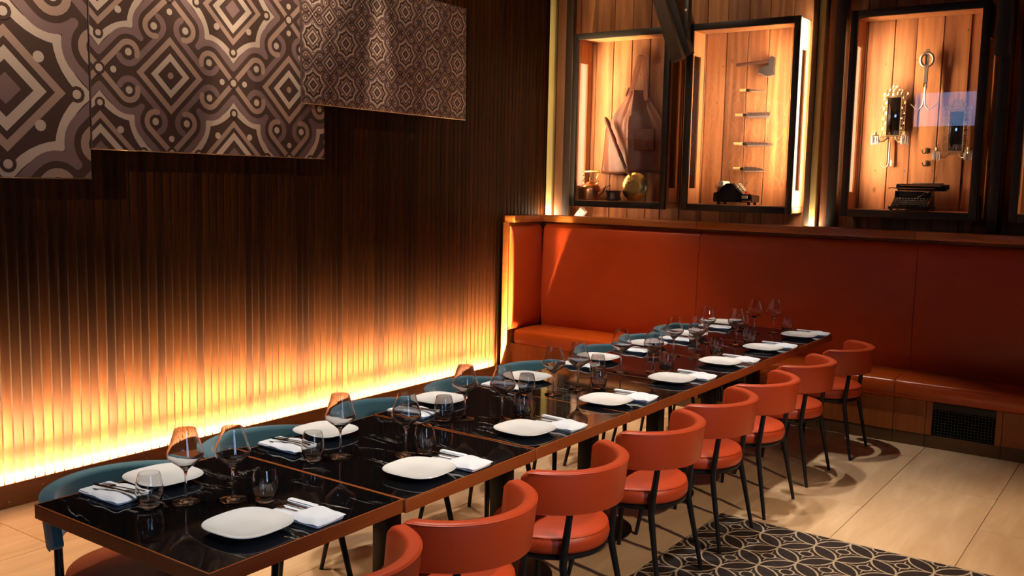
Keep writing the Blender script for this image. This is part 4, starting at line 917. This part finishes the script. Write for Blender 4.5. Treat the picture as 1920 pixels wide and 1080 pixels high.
# ------------------------------------------------------------------ tables
TX0, TX1, TY0, TY1, TZ = 2.164, 3.034, -5.538, -0.175, 0.755
UL = (TY1 - TY0) / 7
TLAB = ['at the near end of the row', 'second from the near end', 'third from the near end', 'in the middle of the row', 'third from the banquette', 'second from the banquette', 'next to the banquette']
def make_table():
    t = thing('dining_table', '', 'table', (0, 0, 0), 0, 'tables pushed together in a row')
    w, l, h = (TX1 - TX0) / 2, UL / 2 - 0.0015, 0.046
    b = MB(); e = 0.006
    b.box((-w, -l, -h), (w, l, -0.0032), 0.0015, 1)
    b.box((-w, -l, -0.0032), (-w + e, l, 0), 0, 1); b.box((w - e, -l, -0.0032), (w, l, 0)); b.box((-w + e, -l, -0.0032), (w - e, -l + e, 0)); b.box((-w + e, l - e, -0.0032), (w - e, l, 0))
    b.obj('edge_band', M['bronze'], t, (0, 0, TZ))
    BX('marble_top', (-w + e + 0.0006, -l + e + 0.0006, -0.0030), (w - e - 0.0006, l - e - 0.0006, 0.0004), M['marble'], t).location = (0, 0, TZ)
    BX('column', (-0.04, -0.04, 0.018), (0.04, 0.04, TZ - h - 0.012), M['black_metal'], t, 0.004)
    b = MB(); b.lathe([(0, 0), (0.238, 0), (0.24, 0.003), (0.24, 0.009), (0.232, 0.013), (0.06, 0.018), (0, 0.018)], 40); b.obj('base', M['black_metal'], t)
    BX('top_plate', (-0.16, -0.16, TZ - h - 0.012), (0.16, 0.16, TZ - h), M['black_metal'], t, 0.003)
    return t
tb0 = make_table()
for k in range(7):
    t = tb0 if k == 0 else copy_tree(tb0)
    t.location = ((TX0 + TX1) / 2 + (-0.010 if k == 0 else 0.0), TY0 + UL * (k + 0.5), (0, -0.001, 0.0025, 0.001, 0, 0.001, 0)[k] + 0.001)
    t['label'] = 'black marble table with bronze edge, ' + TLAB[k]

# ------------------------------------------------------------------ chairs
def make_chair(pad_mat, seat_mat, zpad=0.0):
    """Faces -x: the wrapped back rest is on the +x side."""
    t = thing('dining_chair', '', 'chair')
    b = MB(); R = 0.236
    b.lathe([(0, 0.392), (R - 0.02, 0.392), (R - 0.006, 0.397), (R, 0.410), (R + 0.002, 0.430), (R - 0.001, 0.448), (R - 0.007, 0.455), (R - 0.004, 0.459), (R - 0.008, 0.464), (R - 0.016, 0.466), (R - 0.04, 0.474), (R * 0.5, 0.484), (0, 0.488)], 40)
    b.obj('seat', M[seat_mat], t, angle=60)
    # back pad: rounded section swept along an arc of 82 degrees either side
    b = MB(); R0, R1, za, zb = 0.238, 0.287, 0.566 + zpad, 0.738 + zpad; n = 40; A = math.radians(82); rows = []
    for i in range(n + 1):
        u = i / n; a = -A + 2 * A * u; d = min(u, 1 - u) * 2 * A * 0.26          # arc length from the end
        k = 1.0 if d > 0.055 else math.sqrt(max(0.0, 1 - (1 - d / 0.055) ** 2)); k = max(k, 0.30)
        zc, hz, rc, hr = (za + zb) / 2, (zb - za) / 2 * (0.55 + 0.45 * k), (R0 + R1) / 2, (R1 - R0) / 2 * (0.45 + 0.55 * k)
        sec = []
        for (cx_, cz_, a0) in ((1, 1, 0), (-1, 1, 90), (-1, -1, 180), (1, -1, 270)):
            rr = 0.015 if cz_ > 0 else 0.012; rr = min(rr, hr * 0.85)
            for q in range(5):
                an = math.radians(a0 + 90 * q / 4); sec.append((rc + cx_ * (hr - rr) + rr * math.cos(an), zc + cz_ * (hz - rr) + rr * math.sin(an)))
        lean = 0.018
        rows.append([b.bm.verts.new(((r + lean * (z - za) / (zb - za)) * math.cos(a), (r + lean * (z - za) / (zb - za)) * math.sin(a), z)) for r, z in sec])
    for a_, c_ in zip(rows[:-1], rows[1:]):
        m = len(a_)
        for k in range(m): b.bm.faces.new((a_[k], a_[(k + 1) % m], c_[(k + 1) % m], c_[k]))
    b.bm.faces.new(rows[0][::-1]); b.bm.faces.new(rows[-1]); bp = b.obj('backrest', M[pad_mat], t, angle=60)
    b = MB()                                                                   # piping along the two outer edges
    for zz, dr in ((zb - 0.008, 0.018), (za + 0.006, 0.0005)):
        b.tube([((R1 + dr - 0.002) * math.cos(a), (R1 + dr - 0.002) * math.sin(a), zz) for a in [-A * 0.93 + 2 * A * 0.93 * q / 36 for q in range(37)]], 0.0026, 6)
    b.obj('piping', M[pad_mat], bp)
    b = MB(); b.lathe([(R - 0.03, 0.372), (R - 0.012, 0.372), (R - 0.006, 0.378), (R - 0.006, 0.388), (R - 0.012, 0.393), (R - 0.03, 0.393)], 40)
    b.lathe([(0, 0.380), (R - 0.03, 0.380), (R - 0.03, 0.391), (0, 0.391)], 40); b.obj('seat_frame', M['black_metal'], t)
    for s in (-1, 1):
        b = MB(); ca, sa = math.cos(math.radians(47)), math.sin(math.radians(47))
        b.tube([(0.243, s * 0.222, 0.0), (0.175, s * 0.188, 0.36), (0.176, s * 0.187, 0.40), (0.196, s * 0.180, 0.58 + zpad), (0.198, s * 0.180, 0.62 + zpad)], [0.0095, 0.0150, 0.0155, 0.0130, 0.012], 12); b.obj('leg', M['black_metal'], t)
        b = MB(); b.tube([(-0.208, s * 0.240, 0.0), (-0.160, s * 0.172, 0.38)], [0.0095, 0.0145], 12); b.obj('leg', M['black_metal'], t)
    return t
ORY = [-5.185, -4.585, -3.92, -3.195, -2.535, -1.92, -1.22, -0.47]
TLY = [-5.20, -4.55, -3.87, -3.20, -2.58, -1.785, -1.185, -0.572]
oc, tc_ = make_chair('chair_leather', 'chair_leather'), make_chair('teal', 'brown_leather', 0.006)
for k in range(8):
    c = oc if k == 0 else copy_tree(oc)
    c.location = (3.06 + (0, 0.005, -0.004, 0.0, -0.003, 0.004, 0.0, 0.035)[k], ORY[k], 0); c.rotation_euler = (0, 0, math.radians((1, -2, 1, 0, 1, -1, 0, 2)[k]))
    tag(c, 'orange leather chair with curved back, ' + ('nearest, cut off by the lower edge of the photo' if k == 0 else 'farthest, beside the banquette' if k == 7 else NTH[k] + ' from the near end of its row'), 'chair', 'orange chairs along the table')
for k in range(8):
    c = tc_ if k == 0 else copy_tree(tc_)
    c.location = (2.195 - (0.0, 0.03, 0.035, 0.03, 0.03, 0.02, 0.02, 0.05)[k], TLY[k], 0); c.rotation_euler = (0, 0, PI + math.radians((0, 2, -1, 1, 0, -2, 1, 3)[k]))
    tag(c, 'chair with curved teal velvet back, ' + ('nearest one at the corner of the table row' if k == 0 else 'farthest one, next to the banquette' if k == 7 else NTH[k] + ' from the near end of the slatted wall side'), 'chair', 'teal chairs along the slatted wall side')

# ------------------------------------------------------------------ place settings
ZT = TZ + 0.0035
def squircle(r, n=48, p=3.0):
    out = []
    for k in range(n):
        a = 2 * PI * k / n; c, s = math.cos(a), math.sin(a); d = (abs(c) ** p + abs(s) ** p) ** (-1 / p); out.append((r * d * c, r * d * s))
    return out
b = MB(); rows = []
for r, z in ((0.0, 0.0035), (0.045, 0.0035), (0.062, 0.0), (0.070, 0.0), (0.085, 0.0065), (0.108, 0.0155), (0.1175, 0.0195), (0.1185, 0.0205), (0.1175, 0.0225), (0.110, 0.0195), (0.09, 0.0125), (0.07, 0.0080), (0.04, 0.0070), (0.0, 0.0068)):
    rows.append([b.bm.verts.new((0, 0, z))] if r == 0 else [b.bm.verts.new((x, y_, z)) for x, y_ in squircle(r)])
for a_, c_ in zip(rows[:-1], rows[1:]):
    n = 48
    for k in range(n):
        k2 = (k + 1) % n
        if len(a_) == 1: b.bm.faces.new((a_[0], c_[k2], c_[k]))
        elif len(c_) == 1: b.bm.faces.new((a_[k], a_[k2], c_[0]))
        else: b.bm.faces.new((a_[k], a_[k2], c_[k2], c_[k]))
plate_me = b.mesh('plate', M['porcelain'], 50)
b = MB()                                 # burgundy glass, 0.24 high
outer = [(0.0425, 0.0), (0.0432, 0.0015), (0.040, 0.003), (0.020, 0.006), (0.008, 0.010), (0.0045, 0.018), (0.0038, 0.040), (0.0036, 0.075), (0.0045, 0.095), (0.008, 0.106), (0.022, 0.120), (0.042, 0.135), (0.054, 0.147), (0.0575, 0.156), (0.056, 0.166), (0.048, 0.193), (0.039, 0.220), (0.0335, 0.240)]
inner = [(0.0327, 0.240), (0.038, 0.220), (0.047, 0.193), (0.0548, 0.166), (0.0562, 0.156), (0.0525, 0.148), (0.041, 0.137), (0.021, 0.122), (0.008, 0.112), (0.0, 0.109)]
b.lathe([(0, 0)] + outer + inner, 36)
wine_me = b.mesh('wine_glass', M['glass'], 60)
b = MB(); b.lathe([(0, 0.0), (0.026, 0.0), (0.030, 0.003), (0.038, 0.022), (0.0425, 0.048), (0.041, 0.074), (0.036, 0.098), (0.0325, 0.108), (0.0315, 0.108), (0.035, 0.097), (0.0398, 0.074), (0.0410, 0.048), (0.0362, 0.024), (0.026, 0.010), (0, 0.009)], 32); tumbler_me = b.mesh('tumbler', M['glass'], 60)
# napkin folded as a pouch; local +x is the end of the table side, cutlery sticks out at -x
def rpoly(x0, x1, y0, y1, r=0.008): return [(x0 + r, y0), (x1 - r, y0), (x1, y0 + r), (x1, y1 - r), (x1 - r, y1), (x0 + r, y1), (x0, y1 - r), (x0, y0 + r)]
def cloth(poly, z0, z1, wob=0.0):
    b = MB(); b.prism(poly, z0, z1, 2); bmesh.ops.bevel(b.bm, geom=b.bm.edges[:], offset=min(0.004, (z1 - z0) * 0.4), segments=2, affect='EDGES'); return b
nb = cloth(rpoly(-0.112, 0.105, -0.060, 0.062), 0.0, 0.012).mesh('napkin_base', M['linen'], 60)
def flap_pt(u, v, x0, x1, y0, y1, z, h):
    x, y_ = x0 + (x1 - x0) * u, y0 + (y1 - y0) * v
    return Vector((x, y_, z + h * (1 - (2 * u - 1) ** 8) * (1 - (2 * v - 1) ** 8) + 0.0022 * math.sin(u * 9 + v * 5)))
def puff(name, x0, x1, y0, y1, z, h):
    b = MB(); b.grid(lambda u, v: flap_pt(u, v, x0, x1, y0, y1, z, h), 13, 11); return b.mesh(name, M['linen'], 70)
nf1 = puff('napkin_flap', -0.020, 0.110, -0.064, 0.060, 0.0115, 0.014); nf2 = cloth(rpoly(-0.128, 0.0, 0.034, 0.062, 0.006), 0.0115, 0.021).mesh('napkin_roll', M['linen'], 60)
nl1 = puff('napkin_flap', -0.045, 0.112, -0.066, 0.020, 0.0115, 0.010); nl2 = puff('napkin_fold', -0.06, 0.10, 0.012, 0.066, 0.0115, 0.008)
fp = []
def flat_tool(pts, th, name): b = MB(); b.prism(pts, 0, th, 2); return b.mesh(name, M['cutlery'], 40)
b = MB()
b.prism([(0.095, 0.005), (0.095, -0.005), (0.0, -0.003), (-0.028, -0.003), (-0.036, -0.011), (-0.045, -0.012), (-0.045, 0.012), (-0.036, 0.011), (-0.028, 0.003), (0.0, 0.003)], 0, 0.0022, 2)
for q in range(4): yq = -0.0105 + q * 0.007; b.prism([(-0.045, yq + 0.0018), (-0.045, yq - 0.0018), (-0.085, yq - 0.0012), (-0.088, yq), (-0.085, yq + 0.0012)], 0, 0.0022, 2)
fork_me = b.mesh('fork', M['cutlery'], 40)
b = MB(); b.prism([(0.10, 0.006), (0.10, -0.006), (0.0, -0.0045), (0.0, 0.0045)], 0, 0.0045, 2); b.prism([(0.0, 0.006), (0.0, -0.0045), (-0.085, -0.0085), (-0.105, -0.002), (-0.108, 0.006)], 0.001, 0.0028, 2); knife_me = b.mesh('table_knife', M['cutlery'], 40)

RY = [-5.264, -4.531, -3.829, -3.139, -2.462, -1.819, -1.172, -0.484]; RX = [2.849, 2.885, 2.858, 2.855, 2.872, 2.875, 2.89, 2.895]
LY = [-5.146, -4.375, -3.639, -2.941, -2.193, -1.545, -0.979, -0.262]; LX = [2.262, 2.245, 2.238, 2.262, 2.258, 2.255, 2.285, 2.250]
RG = [(2.601, -5.122), (2.698, -4.394), (2.663, -3.723), (2.590, -2.965), (2.677, -2.300), (2.640, -1.640), (2.678, -1.109), (2.680, -0.410)]
LG = [(2.506, -5.231), (2.523, -4.566), (2.526, -3.814), (2.559, -3.148), (2.542, -2.430), (2.544, -1.767), (2.490, -1.150), (2.571, -0.511)]
RT = [(2.693, -5.068), (2.734, -4.327), (2.715, -3.642), (2.661, -2.875), (2.725, -2.230), (2.735, -1.560), (2.735, -1.020), (2.737, -0.291)]
LT = [(2.450, -5.325), (2.476, -4.660), (2.470, -3.890), (2.470, -3.250), (2.470, -2.560), (2.470, -1.880), (2.460, -1.270), (2.451, -0.421)]
RN = [(2.905, -5.098), (2.925, -4.357), (2.915, -3.671), (2.905, -2.975), (2.92, -2.290), (2.92, -1.645), (2.93, -1.0), (2.93, -0.325)]
LN = [(2.270, -5.335), (2.270, -4.600), (2.285, -3.880), (2.275, -3.165), (2.275, -2.425), (2.27, -1.78), (2.30, -1.200), (2.27, -0.490)]
for k in range(8):
    for sd, PXs, PYs, GG, TT, NN in (('orange chair', RX, RY, RG, RT, RN), ('teal chair', LX, LY, LG, LT, LN)):
        right = sd[0] == 'o'; at = 'for the %s %s' % (ORD[k], sd)
        o = link('plate', plate_me, None, (PXs[k], PYs[k], ZT)); o.rotation_euler = (0, 0, random.uniform(-0.06, 0.06)); tag(o, 'white rounded square plate ' + at, 'plate', 'plates on the table row')
        o = link('wine_glass', wine_me, None, (GG[k][0], GG[k][1], ZT)); tag(o, 'tall stemmed wine glass ' + at, 'wine glass', 'wine glasses on the table row')
        o = link('tumbler', tumbler_me, None, (TT[k][0], TT[k][1], ZT)); tag(o, 'rounded clear water tumbler ' + at, 'tumbler', 'tumblers on the table row')
        n = thing('napkin', 'white folded linen napkin ' + at, 'napkin', (NN[k][0], NN[k][1], ZT), (0 if right else 0) + random.uniform(-0.06, 0.06), 'napkins on the table row')
        link('base_fold', nb, n)
        if right:
            link('pocket_flap', nf1, n); link('rolled_hem', nf2, n)
            fk, kf, zz = (-0.055, -0.012, 0.013), (-0.045, 0.018, 0.0135), 0.0
        else:
            link('pocket_flap', nl1, n); link('top_fold', nl2, n)
            fk, kf, zz = (0.020, 0.016, 0.024), (0.025, -0.012, 0.026), 0.0
        rz = n.rotation_euler[2]
        if right: n.location.y = max(n.location.y, RY[k] + 0.179)
        for nm, me, off, lab, a_ in (('fork', fork_me, fk, 'steel fork tucked in the napkin ', 0.05), ('table_knife', knife_me, kf, 'steel table knife tucked in the napkin ', -0.04)):
            o = link(nm, me, None, (NN[k][0] + off[0] * math.cos(rz) - off[1] * math.sin(rz), n.location.y + off[0] * math.sin(rz) + off[1] * math.cos(rz), ZT + off[2]))
            o.rotation_euler = (0, 0, rz + a_ + (0 if right else 0.12)); tag(o, lab + at, 'fork' if nm == 'fork' else 'knife', nm.replace('table_', '') + 's on the napkins')
